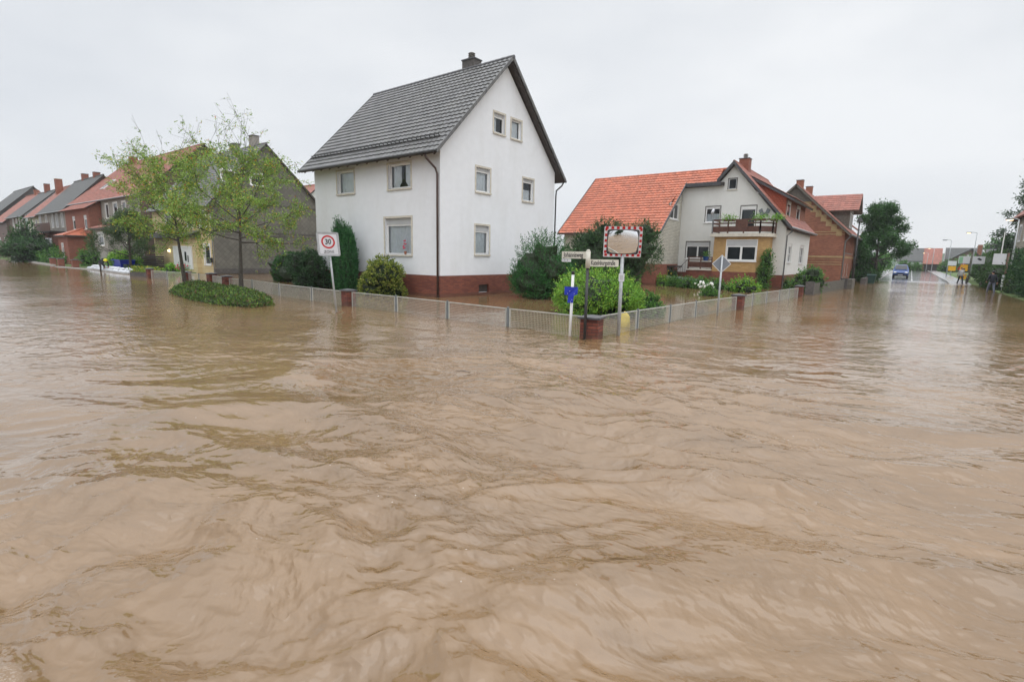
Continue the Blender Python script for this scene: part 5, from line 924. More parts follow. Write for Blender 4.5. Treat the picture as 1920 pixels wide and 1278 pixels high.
# back of the diamond sign
p = W2(1345, 591); u, n = view_basis(p, 10); t = thing('road_sign_back', 'grey back of a diamond-shaped priority sign on a thin post', 'road sign', (p.x, p.y, -.45)); MB().tube([p-UPL*.5, p+UPL*2.15], 0.033, 10).build('post', M['galv'], t, True)
c = p+UPL*1.87-n*0.05; q = [c+u*a+UPL*b for a, b in ((.33, 0), (0, .33), (-.33, 0), (0, -.33))]; m = MB(); m.prism(q, n*0.012); b = m.build('sign_board', M['greyplate'], t); m = MB()
for i in range(4):
    A1, B1 = q[i], q[(i+1) % 4]; A2, B2 = c+(A1-c)*.92, c+(B1-c)*.92; m.quad(A1+n*.016, B1+n*.016, B2+n*.016, A2+n*.016)
m.build('rim', M['plate'], b); MB().pbox(p+UPL*1.62-u*.02+n*.035, u*.05, n*.004, UPL*.06).build('sticker', M['plate'], t)

# ------------------------------------------------------------------ planting
def at(px, py): q = W(px, py); return q.x, q.y
# street trees in the planter and its low hedge
isl = [W2(*q) for q in ((318, 549), (330, 555), (360, 564), (420, 574), (470, 578), (514, 574), (510, 562), (470, 550), (420, 541), (380, 535), (345, 538), (325, 543))]
m = MB(); ctr = sum(isl, Vector())/len(isl); ring = [ctr+(q-ctr)*1.0 for q in isl]
isb = thing('planter_hedge', 'low leafy hedge filling the roadside planter bed beneath the two street trees', 'hedge', (ctr.x, ctr.y, -.45))
def in_isl(x, y):
    ins = False; j = len(isl)-1
    for i in range(len(isl)):
        a, b = isl[i], isl[j]
        if (a.y > y) != (b.y > y) and x < (b.x-a.x)*(y-a.y)/(b.y-a.y)+a.x: ins = not ins
        j = i
    return ins
def edge_d(x, y):
    best = 9
    for i in range(len(isl)):
        a, b = isl[i], isl[(i+1) % len(isl)]; ab = b-a; tt = max(0, min(1, ((x-a.x)*ab.x+(y-a.y)*ab.y)/ab.length_squared)); best = min(best, math.hypot(a.x+ab.x*tt-x, a.y+ab.y*tt-y))
    return best
P = []; D = []
xs_ = [q.x for q in isl]; ys_2 = [q.y for q in isl]
while len(P) < 17000:
    x, y = rng.uniform(min(xs_), max(xs_)), rng.uniform(min(ys_2), max(ys_2))
    if not in_isl(x, y): continue
    e_ = edge_d(x, y); h_ = 0.34*min(1, (e_/0.3)**0.5)*(0.85+0.35*mnoise.noise(Vector((x*1.6, y*1.6, 0)))+0.15*mnoise.noise(Vector((x*5, y*5, 0)))); z = h_*(rng.random()**0.3) if e_ > .25 else h_*rng.random()
    P.append((x, y, z)); D.append((rng.gauss(0, 1), rng.gauss(0, 1), rng.uniform(0, 1.6)))
leaf_mesh('foliage', np.array(P), np.array(D), 0.085, 1.9, [(0.07, 0.13, 0.025, 4), (0.11, 0.2, 0.03, 4), (0.05, 0.09, 0.03, 3), (0.2, 0.3, 0.05, 1.2), (0.14, 0.08, 0.04, 1.2)], M['leaf'], isb)
m = MB(); low = [ctr+(q-ctr)*.93 for q in isl]; m.prism([(q.x, q.y, -.45) for q in low], (0, 0, 0.52)); o = m.build('shade_core', M['leaf'], isb); tint_core(o, (0.03, 0.04, 0.015))  # solid fill below the leaves, tinted dark to paint the hedge's inner shade
b1, b2 = at(346, 537), at(453, 546)
branch_tree('rowan_tree', 'left of the two young rowan street trees, broad green crown with orange leaves', b1, 7.9, 2.4, 2.45, 3, G_ROWAN, 4900, 0.1, (-0.06, 0.0), 'rowan trees in the planter bed', 0.15, 18, 0.13, 2.6, 0, 0.10, vase=True)
branch_tree('rowan_tree', 'right of the two young rowan street trees, with bare twigs at the top', b2, 8.4, 2.4, 2.6, 8, G_ROWAN, 4700, 0.1, (0.0, 0.02), 'rowan trees in the planter bed', 0.28, 19, 0.13, 2.6, 0, 0.10, vase=True)
# garden of the white house
x, y = at(515, 528); clump('clipped_hedge', 'rounded clipped green hedge before the slate-clad gable', 'hedge', [(x, y+1.2, 0.75, 1.25, 1.15, 1.2), (x-.9, y+1.4, 0.65, 0.75, 1.0, 1.1), (x+.9, y+1.2, 0.65, .8, 1.0, 1.1)], 16000, 0.06, 1.8, [(0.03, 0.12, 0.02, 3), (0.05, 0.17, 0.03, 2)], 'leaf', up=.2, core=.93, spread=.03)
x, y = at(585, 538); clump('laurel_bush', 'large dark glossy laurel bush left of the 30 zone sign', 'shrub', lobes(x-.2, y+.05, -.3, 1.75, .85, 2.45, 8, 4, .5), 9000, 0.1, 2.0, [(0.03, 0.08, 0.03, 3), (0.05, 0.12, 0.04, 3), (0.1, 0.18, 0.09, .8)], 'leaf', core=.86)
x, y = at(648, 545); bl = []
for i in range(16): a = rng.uniform(0, 6.28); r_ = rng.uniform(0.1, 1.05); hh = rng.uniform(2.6, 3.75)-r_*.4; bl.append((x+math.cos(a)*r_*1.1, y-.05+math.sin(a)*r_*.4, hh*.5-.2, .34, .3, hh*.5+.2))
clump('columnar_yew', 'tall dark green conifer with pointed tips beside the white house wall', 'conifer', bl, 60000, 0.1, 3.0, [(0.02, 0.1, 0.03, 3), (0.04, 0.15, 0.042, 3), (0.07, 0.22, 0.055, 1)], 'needle', up=2.2, out=.5, core=.7, spread=.4)
x, y = at(706, 553); clump('variegated_bush', 'round yellow-green variegated bush before the big ground-floor window', 'shrub', lobes(x+.05, y+.3, -.35, 1.38, .78, 2.25, 9, 6, .48), 9500, 0.085, 1.7, G_VARI, 'leaf', core=.85)
x, y = at(985, 560); clump('yew_bush', 'large dark green yew bush at the right wall of the white house', 'conifer', lobes(x+.1, y+1.3, -.35, 1.95, 1.5, 3.4, 16, 9, .36, .97), 30000, 0.085, 3.2, G_YEW, 'needle', up=.8, core=.85, spread=.34)
x, y = at(1062, 598); clump('golden_conifer', 'bright yellow-green spreading conifer behind the corner fence', 'conifer', lobes(x+.05, y+1.9, -.35, 1.8, 1.2, 1.9, 18, 12, .33, .95), 24000, 0.095, 4.0, G_LIGHT, 'needle', up=.7, core=.8, spread=.42)
x, y = at(1168, 597); clump('dwarf_cypress', 'small dark green dwarf cypress behind the fence by the mirror post', 'conifer', lobes(x+.1, y+1.2, -.3, .85, .65, 1.2, 12, 15, .38), 9000, 0.06, 2.0, G_MID, 'needle', up=.2, core=.8, spread=.2, group=None)
x, y = at(1120, 545); clump('dark_pine', 'large dark green pine between the white house and the orange-roofed wing', 'conifer', [(x+.3, y+.5, 1.9, 2.1, 1.8, 1.6), (x-1.7, y+.7, 1.7, 1.3, 1.3, 1.3), (x+2.0, y+.6, 2.3, 1.5, 1.3, 1.3), (x+.2, y+.6, 3.2, 1.2, 1.1, 1.0), (x+2.4, y+1, 3.4, .8, .8, .7), (x+1.6, y+.3, 3.1, .7, .7, .7), (x-1.1, y+.5, 2.9, .8, .8, .7), (x+1.0, y+.2, 1.0, 1.5, 1.2, .9), (x-.8, y+.2, .9, 1.3, 1.2, .9)], 24000, 0.12, 3.5, [(0.03, 0.075, 0.026, 3), (0.045, 0.11, 0.034, 3), (0.08, 0.16, 0.045, 1.2)], 'needle', up=.9, core=.84, spread=.26, stem=[([(x+1.6, y, -.4), (x+2.0, y-.2, .6), (x+2.9, y-.3, 1.3)], [.1, .07, .03], 6), ([(x+1.6, y, -.4), (x+1.8, y, 1.2)], [.1, .06], 6), ([(x+1.7, y, .1), (x+2.6, y-.5, .7), (x+3.2, y-.7, 1.0)], [.06, .04, .02], 6)])
x, y = 1.0, 47; branch_tree('broadleaf_tree', 'pale green tree far behind, seen in the gap right of the white house', (x-9, y-5), 7.2, 1.2, 3.2, 5, [(0.1, 0.2, 0.06, 3), (0.15, 0.27, 0.09, 2)], 3200, 0.2, group=None, limbs=12, bare_top=.05)
x, y = at(1052, 500); clump('garden_shrub', 'green shrubbery behind the dark pine beside the white house corner', 'shrub', lobes(-1.5, 20, -.3, 2.6, 2.0, 3.6, 8, 31, .5), 6000, 0.2, 2, G_MID, core=.85)
# beds before the right house
for i, (px, py_, r_, h_, lb, pal) in enumerate([(1176, 534, .7, 1.1, 'leafy green bush beside the mirror post at the orange wing corner', G_MID), (1205, 533, .7, 0.9, 'green bush left of the purple flower box', G_MID), (1236, 535, .6, .75, 'light green perennial right of the flower box', G_LIGHT), (1262, 537, .5, .6, 'low green perennial before the basement door', G_MID), (1250, 533, .7, 1.35, 'tall bluish-green dahlia bush beside the basement door', [(0.06, 0.14, 0.06, 3), (0.12, 0.22, 0.1, 2)]), (1285, 540, .6, .7, 'low green plant before the grey trailer', G_MID), (1308, 541, .6, .75, 'dense green plant right of the trailer wheel', G_MID), (1335, 543, .7, .75, 'green bush behind the white hydrangea', G_MID), (1328, 555, .42, .45, 'small green plant standing alone in the flooded garden', G_MID), (1392, 548, .85, .95, 'bright green bush beneath the yellow brick bay', G_LIGHT), (1375, 546, .5, .6, 'low shrub with red roses left of the bright green bush', G_MID), (1512, 549, 1.0, 1.7, 'green bush behind the right-hand end pillar of the fence', G_MID), (1472, 541, .7, .7, 'small shrub at the brick base of the cream house', G_MID), (1500, 534, 1.1, 1.4, 'leafy shrub in the gap before the banded brick house', G_MID)]):
    x, y = at(px, py_); clump('garden_bush', lb, 'shrub', lobes(x, y+r_*.6, -.25, r_, r_*.8, h_+.25, 6, i+40, .5), 1500, 0.11, 2.0, pal, core=.8, spread=.3)
def flowers(name, lab, c, r_, n, mt, size=.05, parent_label=None):
    t = thing(name, lab, 'flowers', (c[0], c[1], 0)); m = MB()
    for i in range(n): a, q = rng.uniform(0, 6.28), rng.random()**.5; m.blob((c[0]+math.cos(a)*q*r_[0], c[1]+math.sin(a)*q*r_[1], c[2]+rng.uniform(-r_[2], r_[2])), size*rng.uniform(.7, 1.2), i, .15, 6, 4)
    m.build('blossoms', M[mt], t); P = nr.normal(size=(500, 3))*np.array([r_[0]*.5, r_[1]*.5, r_[2]*.9])+np.array([c[0], c[1]+.1, c[2]-.1]); leaf_mesh('foliage', P, nr.normal(size=(500, 3))+[0, 0, .6], .09, 2, G_MID, M['leaf'], t); return t
x, y = at(1322, 543); flowers('hydrangea', 'white hydrangea in bloom between green bushes of the flooded garden', (x-.1, y+.1, .35), (.75, .4, .2), 22, 'petal_white', .085)
x, y = at(1250, 533); flowers('dahlia', 'pale yellow dahlias beside the basement door', (x-.3, y+.1, 1.0), (.9, .3, .25), 16, 'petal_yellow', .075)
x, y = at(1375, 546); flowers('rose', 'dark red roses beneath the yellow brick bay', (x+.1, y+.1, .65), (.3, .2, .12), 9, 'petal_pink', .06)
fb = thing('flower_box', 'dark trough with purple flowers hung below the small basement window', 'flower box', (0, 20.7, .7)); MB().box(-.6, .45, 20.62, 20.86, .58, .82).build('trough', M['black'], fb); m = MB()
for i in range(26): m.blob((rng.uniform(-.55, .4), 20.68+rng.uniform(0, .12), .88+rng.uniform(-.08, .15)), .05, i, .2, 6, 4)
m.build('blossoms', M['petal_pink'], fb); P = nr.rand(260, 3)*np.array([1.05, .25, .22])+np.array([-.6, 20.58, .72]); leaf_mesh('foliage', P, nr.normal(size=(260, 3)), .08, 2, G_DARK, M['leaf'], fb)
for i, (x, lb) in enumerate(((5.9, 'green plant hanging over the left part of the balcony railing'), (8.0, 'green plant in the middle of the balcony railing'), (9.0, 'green plant at the right corner of the balcony railing'))):
    yy = 23.72 if i < 2 else 24.3; fbx = thing('balcony_plant', lb, 'plant', (x+.3, yy, 4.9), 'balcony railing plants'); MB().box(x, x+.8 if i < 2 else x+.45, yy-.1, yy+.08, 4.85, 5.0).build('box', M['brown_wood'], fbx); P = nr.normal(size=(380, 3))*np.array([.28, .12, .13])+np.array([x+.35, yy, 5.1]); leaf_mesh('foliage', P, nr.normal(size=(380, 3))+[0, 0, .3], .11, 2.4, G_LIGHT[:3], M['leaf'], fbx)
pb = thing('flower_pot', 'blue flower pot with a green plant on the terrace railing', 'flower pot', (4.9, 23.9, 2.2)); MB().tube([(4.75, 23.85, 1.95), (4.75, 23.85, 2.25)], [.16, .24], 10).build('pot', M['car_blue'], pb); P = nr.normal(size=(150, 3))*.12+np.array([4.75, 23.85, 2.4]); leaf_mesh('foliage', P, nr.normal(size=(150, 3))+[0, 0, .5], .12, 2.4, G_MID, M['leaf'], pb)
iv = [(9.02, 23.95, 1.0, .38, .3, 1.1), (9.1, 23.95, 2.0, .33, .28, .75), (9.0, 23.9, -.1, .3, .3, .6)]; clump('climbing_plant', 'narrow green climber at the right corner of the yellow brick bay', 'climber', iv, 3600, .1, 2, G_MID, core=.7, spread=.35)
# grey trailer tipped against the flower bed
tr_ = thing('trailer', 'small grey car trailer standing in the flooded yard before the terrace', 'trailer', (3.0, 22.2, 0)); m = MB(); m.pbox((1.9, 23.0, .25), (2.9, -1.0, -.22), (.2, .9, 0), (0, 0, .06)); m.pbox((1.9, 23.0, .28), (2.9, -1.0, -.22), (.02, .05, 0), (0, 0, .42)); m.pbox((2.1, 23.9, .28), (2.9, -1.0, -.22), (.02, .05, 0), (0, 0, .42)); m.pbox((1.9, 23.0, .28), (.05, -.015, 0), (.2, .9, 0), (0, 0, .42)); m.build('box', M['greybox'], tr_)
m = MB()
for i in range(5): m.pbox(Vector((1.9, 22.97, .24))+Vector((2.9, -1.0, -.22))*(i/4), (.05, -.02, 0), (0, -.02, 0), (0, 0, .48))
m.build('frame', M['dark_metal'], tr_); m = MB(); m.tube([(2.3, 22.82, .2), (2.34, 22.95, .2)], .3, 16); w_ = m.build('wheel', M['black'], tr_); MB().tube([(2.29, 22.8, .2), (2.3, 22.83, .2)], .16, 12).build('rim', M['galv'], w_)

# right side of the street
T = (14.2, 55.5); branch_tree('lime_tree', 'round dark green street tree past the banded brick house', T, 8.3, 1.8, 3.5, 21, [(0.03, 0.1, 0.025, 3), (0.055, 0.15, 0.035, 3), (0.08, 0.2, 0.05, 1)], 9500, 0.22, limbs=20, r0=.2, bare_top=.02, zbase=-.3, leaflets=4)
clump('street_bush', 'leafy bush at the end of the banded brick house beside the low dark wall', 'shrub', lobes(13.0, 57.5, -.3, 1.4, 2.5, 3.0, 8, 61, .5), 5000, .16, 2, G_MID, core=.85); clump('street_bush', 'dark bush between refuse bin and the green verge', 'shrub', lobes(13.2, 54, -.2, 1.3, 4, 2.0, 8, 62, .5), 4500, .16, 2, G_DARK, core=.85)
clump('ball_bush', 'round clipped box ball before the banded brick gable', 'shrub', [(10.2, 38.3, .65, .75, .75, .7)], 4000, .08, 1.8, G_DARK, core=.93, spread=.04)
hb = [(24.6+.25*math.sin(i*1.7), 24.0+i*1.75, 1.4, 1.4, 1.4, 2.0+.35*math.sin(i*2.1)) for i in range(7)]; clump('large_shrub', 'big dark green shrub mass at the right picture edge', 'shrub', hb, 22000, .15, 2.4, [(0.02, 0.07, 0.025, 3), (0.04, 0.11, 0.03, 3), (0.08, 0.17, 0.05, 1)], core=.88, spread=.3)
clump('small_shrub', 'pale green low shrub in front of the dark shrub mass by the walker', 'shrub', lobes(23.7, 34.8, -.3, .8, 1.6, 1.7, 7, 71, .5), 3500, .12, 2.6, [(0.07, 0.13, 0.04, 3), (0.12, 0.19, 0.06, 2)], core=.85)
hdg = [(23.6, 40.5+i*1.3, .9, .9, 1.1, 1.35) for i in range(8)]; clump('clipped_hedge', 'tall clipped hedge along the right pavement behind the walking person', 'hedge', hdg, 12000, .13, 1.8, [(0.035, 0.09, 0.02, 3), (0.06, 0.14, 0.03, 2)], core=.93, spread=.05)
clump('clipped_hedge', 'far low hedge with flat top behind the amber direction signs', 'hedge', [(25.5, 56+i*3, 1.6, 1.8, 2.2, 2.0) for i in range(6)], 9000, .2, 1.8, [(0.05, 0.12, 0.03, 3), (0.09, 0.19, 0.04, 2)], core=.93, spread=.08)
branch_tree('birch_tree', 'tall loose birch behind the lit lamp at the right', (27.5, 62.0), 13.5, 1.5, 3.4, 33, [(0.045, 0.1, 0.04, 3), (0.07, 0.14, 0.06, 2)], 3600, .25, (-.02, 0), limbs=22, r0=.22, bare_top=.02, zbase=0, droop=.25, leaflets=4)
branch_tree('birch_tree', 'second birch half hidden by the beige clapboard house', (29.5, 66.0), 11, 1.0, 4, 35, [(0.045, 0.1, 0.04, 3), (0.06, 0.13, 0.06, 2)], 3200, .25, (.02, 0), limbs=20, r0=.2, bare_top=.02, zbase=0, droop=.2, leaflets=4)
for i, (x, y, h_, lb) in enumerate([(16.2, 146.5, 2.6, 'small dark tree before the far white house'), (18.4, 146.2, 2.0, 'small bright shrub before the far white house'), (27.5, 138, 4.4, 'young tree before the far brown gable'), (24.2, 140, 3.0, 'small tree between the far street lamps'), (13.2, 90, 3.6, 'bushes on the green verge left of the blue van'), (12.4, 76, 2.4, 'hedge on the green verge nearer than the bushes'), (33, 110, 4.5, 'trees behind the far clipped hedge'), (37, 95, 5.0, 'darker trees behind the far clipped hedge'), (-13, 62, 7, 'treetop peeping over the cream house roof')]):
    clump('street_bush', lb, 'tree' if h_ > 3.5 else 'shrub', lobes(x, y, 0, h_*.55, h_*.5, h_, 7, 80+i, .5), 1800, .28, 2, G_MID, core=.85, spread=.3)
# signs and boards on the right pavement
def post(par, x, y, z0, z1, r_=.05, mt='galv'): return MB().tube([(x, y, z0), (x, y, z1)], r_, 8).build('post', M[mt], par, True)
t = thing('notice_board', 'white notice board on a dark red post above the walking person', 'board', (22.9, 38.6, -.2)); post(t, 23.3, 38.6, -.3, 3.0, .07, 'brown_wood'); u, n = view_basis(Vector((23, 38.6, 0))); MB().pbox(Vector((23.2, 38.6, 2.1))-u*.75, u*.75, n*-.06, (0, 0, .85)).build('panel', M['plate'], t)
t = thing('small_sign', 'narrow white sign standing under the notice board', 'sign', (23.3, 38.3, -.2)); post(t, 23.2, 38.3, -.3, 1.3, .03); MB().pbox(Vector((23.1, 38.2, .35)), u*.16, n*-.03, (0, 0, .95)).build('panel', M['plate'], t)
t = thing('direction_sign', 'post with white and green club boards above two amber direction signs', 'road sign', (22.6, 57.4, 0)); u, n = view_basis(Vector((22.4, 57.4, 0))); C_ = Vector((22.45, 57.4, 0)); post(t, C_.x, C_.y, -.2, 3.1, .06, 'grey_wood'); 
for a, w_, z0, z1, mt in ((-1.05, .95, 2.15, 2.95, 'plate'), (.1, 1.0, 2.15, 2.95, 'plate')): MB().pbox(C_+u*a+UPL*z0+n*.04, u*w_, n*.04, UPL*(z1-z0)).build('board', M[mt], t)
MB().pbox(C_-u*1.0+UPL*2.2+n*.085, u*.32, n*.01, UPL*.68).build('green_mark', M['green_sign'], t); MB().prism([C_+u*a+UPL*b+n*.085 for a, b in ((.45, 2.7), (.62, 2.8), (.85, 2.62), (.8, 2.5), (.6, 2.55))], n*.01).build('black_mark', M['ink'], t)
for z0, z1 in ((1.35, 2.05), (.5, 1.05)): b = MB().pbox(C_-u*.8+UPL*z0+n*.04, u*.62, n*.03, UPL*(z1-z0)).build('amber_sign', M['orange_sign'], t); MB().pbox(C_-u*.6+UPL*(z0+.15)+n*.072, u*.22, n*.006, UPL*.14).build('pictogram', M['ink'], b)
t = thing('warning_sign', 'red-bordered triangular warning sign left of the amber signs', 'road sign', (22.6, 66, 0)); u, n = view_basis(Vector((22.4, 66, 0))); C_ = Vector((22.4, 66, 0)); post(t, C_.x, C_.y, 0, 2.3); m = MB(); m.prism([C_+u*a+UPL*b+n*.04 for a, b in ((-.55, 1.45), (.55, 1.45), (0, 2.4))], n*.03); b = m.build('board', M['red'], t); MB().prism([C_+u*a+UPL*b+n*.075 for a, b in ((-.34, 1.57), (.34, 1.57), (0, 2.15))], n*.01).build('field', M['plate'], b)
t = thing('small_sign', 'white plate over amber plate at the far green verge', 'sign', (22.6, 88, 0)); post(t, 22.4, 88, 0, 2.6); MB().box(21.9, 22.9, 87.9, 87.95, 1.9, 2.6).build('board', M['plate'], t); MB().box(22, 22.9, 87.9, 87.95, 1.1, 1.8).build('amber_sign', M['orange_sign'], t)
t = thing('flagpole', 'bare white flagpole left of the birch', 'pole', (23.6, 50, 0)); MB().tube([(23.9, 49, 0), (23.9, 49, 5.1)], [.06, .04], 8).build('pole', M['white_paint'], t)
def street_lamp(lab, x, y, h, side, lit=True, zb=0.0, arm=.8):
    t = thing('street_lamp', lab, 'street lamp', (x, y, zb), 'street lamps on the right street'); MB().tube([(x, y, zb), (x, y, h*.6), (x, y, h)], [.08, .055, .04], 8).tube([(x, y, h), (x+side*arm*.5, y, h+.12), (x+side*arm, y, h+.1)], .035, 6).build('pole', M['galv'], t, True)
    MB().pbox((x+side*arm-.28, y-.1, h+.03), (.56, 0, 0), (0, .2, 0), (0, 0, .1)).build('lamp_head', M['grey_metal'], t); MB().pbox((x+side*arm-.2, y-.08, h-.03), (.36, 0, 0), (0, .16, 0), (0, 0, .055)).build('lens', M['lamp' if lit else 'chrome'], t)
street_lamp('lit street lamp before the birch at the right edge', 23.7, 40, 5.6, -1, True, 0, .5); street_lamp('lit street lamp rising behind the amber direction signs', 23.8, 75, 6.2, -1); street_lamp('unlit grey street lamp on a pale pole before the far gable', 21.9, 88, 5.7, -1, False); street_lamp('small lit far street lamp above the salmon roof', 20.8, 120, 5.2, -1); street_lamp('farthest lit street lamp, low before the barn gateway', 20.3, 140, 4.6, -1)
t = thing('black_lamp_post', 'black lamp post at the corner of the paling fence before the brick house', 'street lamp', (13.7, 35.3, -.4)); p = W2(1596, 540); MB().tube([p-UPL*.4, p+UPL*5.2], [.1, .05], 8).build('pole', M['dark_metal'], t, True); MB().tube([p+UPL*5.2, p+UPL*5.5], [.22, .12], 10).build('lantern', M['dark_metal'], t); MB().pbox(p+UPL*4.3+Vector((.05, -.1, 0)), (.18, 0, 0), (0, .12, 0), (0, 0, .22)).build('lamp_box', M['plate'], t)

# ------------------------------------------------------------------ left street side
c = Vector((-37.4, -.4, 0)); branch_tree('olive_bush_tree', 'small round olive-green tree before the grey annex', (-38.5, -1.0), 5.1, 1.3, 2.4, 17, [(0.05, 0.1, 0.035, 3), (0.08, 0.14, 0.05, 2), (0.12, 0.12, 0.04, .7)], 5200, .13, limbs=16, r0=.14, bare_top=.0, zbase=-.3, leaflets=4)
t = thing('woodpile', 'dark stacked boards leaning in the yard behind the small tree', 'stack', (-39.5, 1.2, 0)); m = MB()
for i in range(8): m.box(-42.5, -37.5, 0.8, 1.3, -.2+i*.2, -.2+i*.2+.13)
m.build('boards', M['dark_wood'], t)
# sandbags
A_, B_ = W2(168, 504), W2(244, 514); k_ = 0
proto = None
for i in range(26):
    for row in range(2 if i % 3 else 1):
        q = A_.lerp(B_, (i+.5*row)/26)+Vector((rng.uniform(-.12, .12), .25*row+rng.uniform(-.1, .1), .12+.17*row)); lb = 'white sandbag in the long row laid along the left kerb by the blue tub'
        if proto is None:
            m = MB(); m.blob((0, 0, 0), (.3, .18, .12), 5, .12, 10, 6); proto = m.build('sandbag', M['sand_bag'], None, True); tag(proto, lb, 'sandbag', 'white sandbags laid along the kerb'); o = proto
        else: o = proto.copy(); COL.objects.link(o)
        o.location = q; o.rotation_euler = (rng.uniform(-.15, .15), rng.uniform(-.15, .15), math.atan2((B_-A_).y, (B_-A_).x)+rng.uniform(-.5, .5)); s_ = rng.uniform(.85, 1.2); o.scale = (s_, s_, s_*rng.uniform(.85, 1.2))
for px, py_, lb in ((265, 516, 'single white sandbag lying before the planter box'), (258, 499, 'white sandbag lying behind the green tub'), (251, 500, 'white sandbag next to the dark tub')): o = proto.copy(); COL.objects.link(o); o.location = W2(px, py_)+Vector((0, 0, .15)); o['label'] = lb; o.scale = (1.4, 1.3, 1.5)
k_ = MB(); k_.pbox(A_+Vector((0, -.3, -.4)), B_-A_, (0, .25, 0), (0, 0, .48)); tag(k_.build('kerb_wall', M['rubble'], None), 'low concrete kerb wall under the white sandbags', 'kerb wall')
def tub(name, lab, p, a, b, h, mt, z=-.2):
    t = thing(name, lab, 'tub', (p.x, p.y, z)); m = MB(); lo_ = [(p.x+x*a*.75, p.y+y*b*.75, z) for x, y in ((-1, -1), (1, -1), (1, 1), (-1, 1))]; hi = [(p.x+x*a, p.y+y*b, z+h) for x, y in ((-1, -1), (1, -1), (1, 1), (-1, 1))]; ih = [(p.x+x*a*.92, p.y+y*b*.92, z+h) for x, y in ((-1, -1), (1, -1), (1, 1), (-1, 1))]; il = [(p.x+x*a*.7, p.y+y*b*.7, z+.08) for x, y in ((-1, -1), (1, -1), (1, 1), (-1, 1))]
    m.add(lo_+hi+ih+il, [(i, (i+1) % 4, 4+(i+1) % 4, 4+i) for i in range(4)]+[(4+i, 4+(i+1) % 4, 8+(i+1) % 4, 8+i) for i in range(4)]+[(8+i, 8+(i+1) % 4, 12+(i+1) % 4, 12+i) for i in range(4)]+[(12, 13, 14, 15)]); m.build('body', M[mt], t); m = MB()
    for i in range(4): m.pbox(Vector(hi[i])-Vector((.03, .03, .06)), Vector(hi[(i+1) % 4])-Vector(hi[i])+Vector((.06 if i == 0 else 0, 0, 0)), (0, .06, 0) if i % 2 == 0 else (.06, 0, 0), (0, 0, .08))
    m.build('rim', M[mt], t); return t
tub('mortar_tub', 'bright blue plastic tub standing behind the sandbag row', W2(228, 506)+Vector((0, .2, 0)), 1.25, .6, 1.15, 'blue'); tub('mortar_tub', 'dark green tub to the right of the blue tub', W2(242, 507)+Vector((0, .2, 0)), .7, .5, .75, 'greentub')
t = thing('planter_box', 'dark planter box with yellow-green plants left of the mesh fence end', 'planter', (-28, -3, -.3)); A1, B1 = W2(244, 517), W2(277, 520); MB().pbox(A1+Vector((0, 0, -.4)), B1-A1, (0, 1.2, 0), (0, 0, .72)).build('box', M['dark_slate'], t); P = nr.rand(900, 3)*np.array([(B1-A1).x, 1.1, .35])+np.array([A1.x, A1.y-.1, .3]); P[:, 1] += (P[:, 0]-A1.x)/(B1-A1).x*(B1-A1).y; leaf_mesh('foliage', P, nr.normal(size=(900, 3))+[0, 0, .6], .16, 2.4, [(0.25, 0.35, 0.04, 2), (0.1, 0.2, 0.03, 2), (0.35, 0.3, 0.04, 1)], M['leaf'], t)
brm = thing('broom', 'wooden broom handle leaning behind the dark tub', 'broom', (-38, -.5, 0)); MB().tube([(-39.6, -.6, 0), (-42.0, -.2, 2.6)], .04, 6).build('handle', M['cream'], brm); MB().box(-39.9, -39.3, -.7, -.5, -.1, .1).build('brush_head', M['brown_wood'], brm)
flowers('rose', 'pink roses before the white entrance door of the yellow house', (-31.0, .4, .55), (1.0, .3, .25), 14, 'petal_pink', .08); clump('garden_bush', 'low yellow-green bush before the yellow house wall', 'shrub', lobes(-34.0, .6, -.2, 1.2, .5, .9, 5, 90, .5), 1200, .12, 2, G_LIGHT, core=.8)
for i, (px, py_, rx, ry, h_, lb, pal) in enumerate([(160, 500, 2.6, 1.8, 2.7, 'large bright green rounded shrub right of the brick annex', G_MID), (212, 505, 1.9, 1.2, 1.9, 'light green bush behind the bending worker', G_LIGHT), (28, 490, 1.9, 1.8, 5.4, 'dark conifer tree before the far left houses', G_DARK), (60, 491, 5, 2.2, 2.2, 'low green hedge at the white gable', G_DARK), (88, 493, 4, 2, 1.9, 'dense green bush under the balcony', G_MID), (116, 495, 3, 1.6, 1.6, 'low mixed bushes behind the three brick pillars', G_MID), (8, 491, 3, 3, 3.2, 'dark bush at the left picture edge', G_DARK), (105, 491, 2.2, 1.5, 2.4, 'yellow-green shrub left of the brick annex', G_LIGHT)]):
    x, y = at(px, py_); clump('garden_bush', lb, 'shrub' if h_ < 5 else 'tree', lobes(x, y+ry*.8, -.2, rx, ry, h_, 8, 100+i, .48), 4200, .17 if i < 2 else .24, 2.1, pal, core=.86, spread=.3)
t = thing('white_fence', 'short pale picket fence panel by the far left kerb', 'fence', (-75, -3, 0)); A1, B1 = W2(22, 489), W2(42, 489.5); d = (B1-A1)/16; m = MB()
for i in range(16): m.pbox(A1+d*i+Vector((0, 0, -.1)), d*.75, (0, .06, 0), (0, 0, 1.15))
m.build('pickets', M['galv'], t)
m = MB(); A1, B1 = W2(44, 489.5), W2(98, 498); m.pbox(A1+Vector((0, 0, -.3)), B1-A1, (0, .3, 0), (0, 0, .42)); tag(m.build('kerb_wall', M['rubble'], None), 'low grey garden kerb wall at the far left', 'kerb wall')
m = MB(); A1, B1 = W2(98, 500), W2(168, 506); m.pbox(A1+Vector((0, .2, -.3)), B1-A1, (0, .3, 0), (0, 0, .36)); tag(m.build('kerb_wall', M['rubble'], None), 'flooded kerb below the three brick pillars', 'kerb wall')

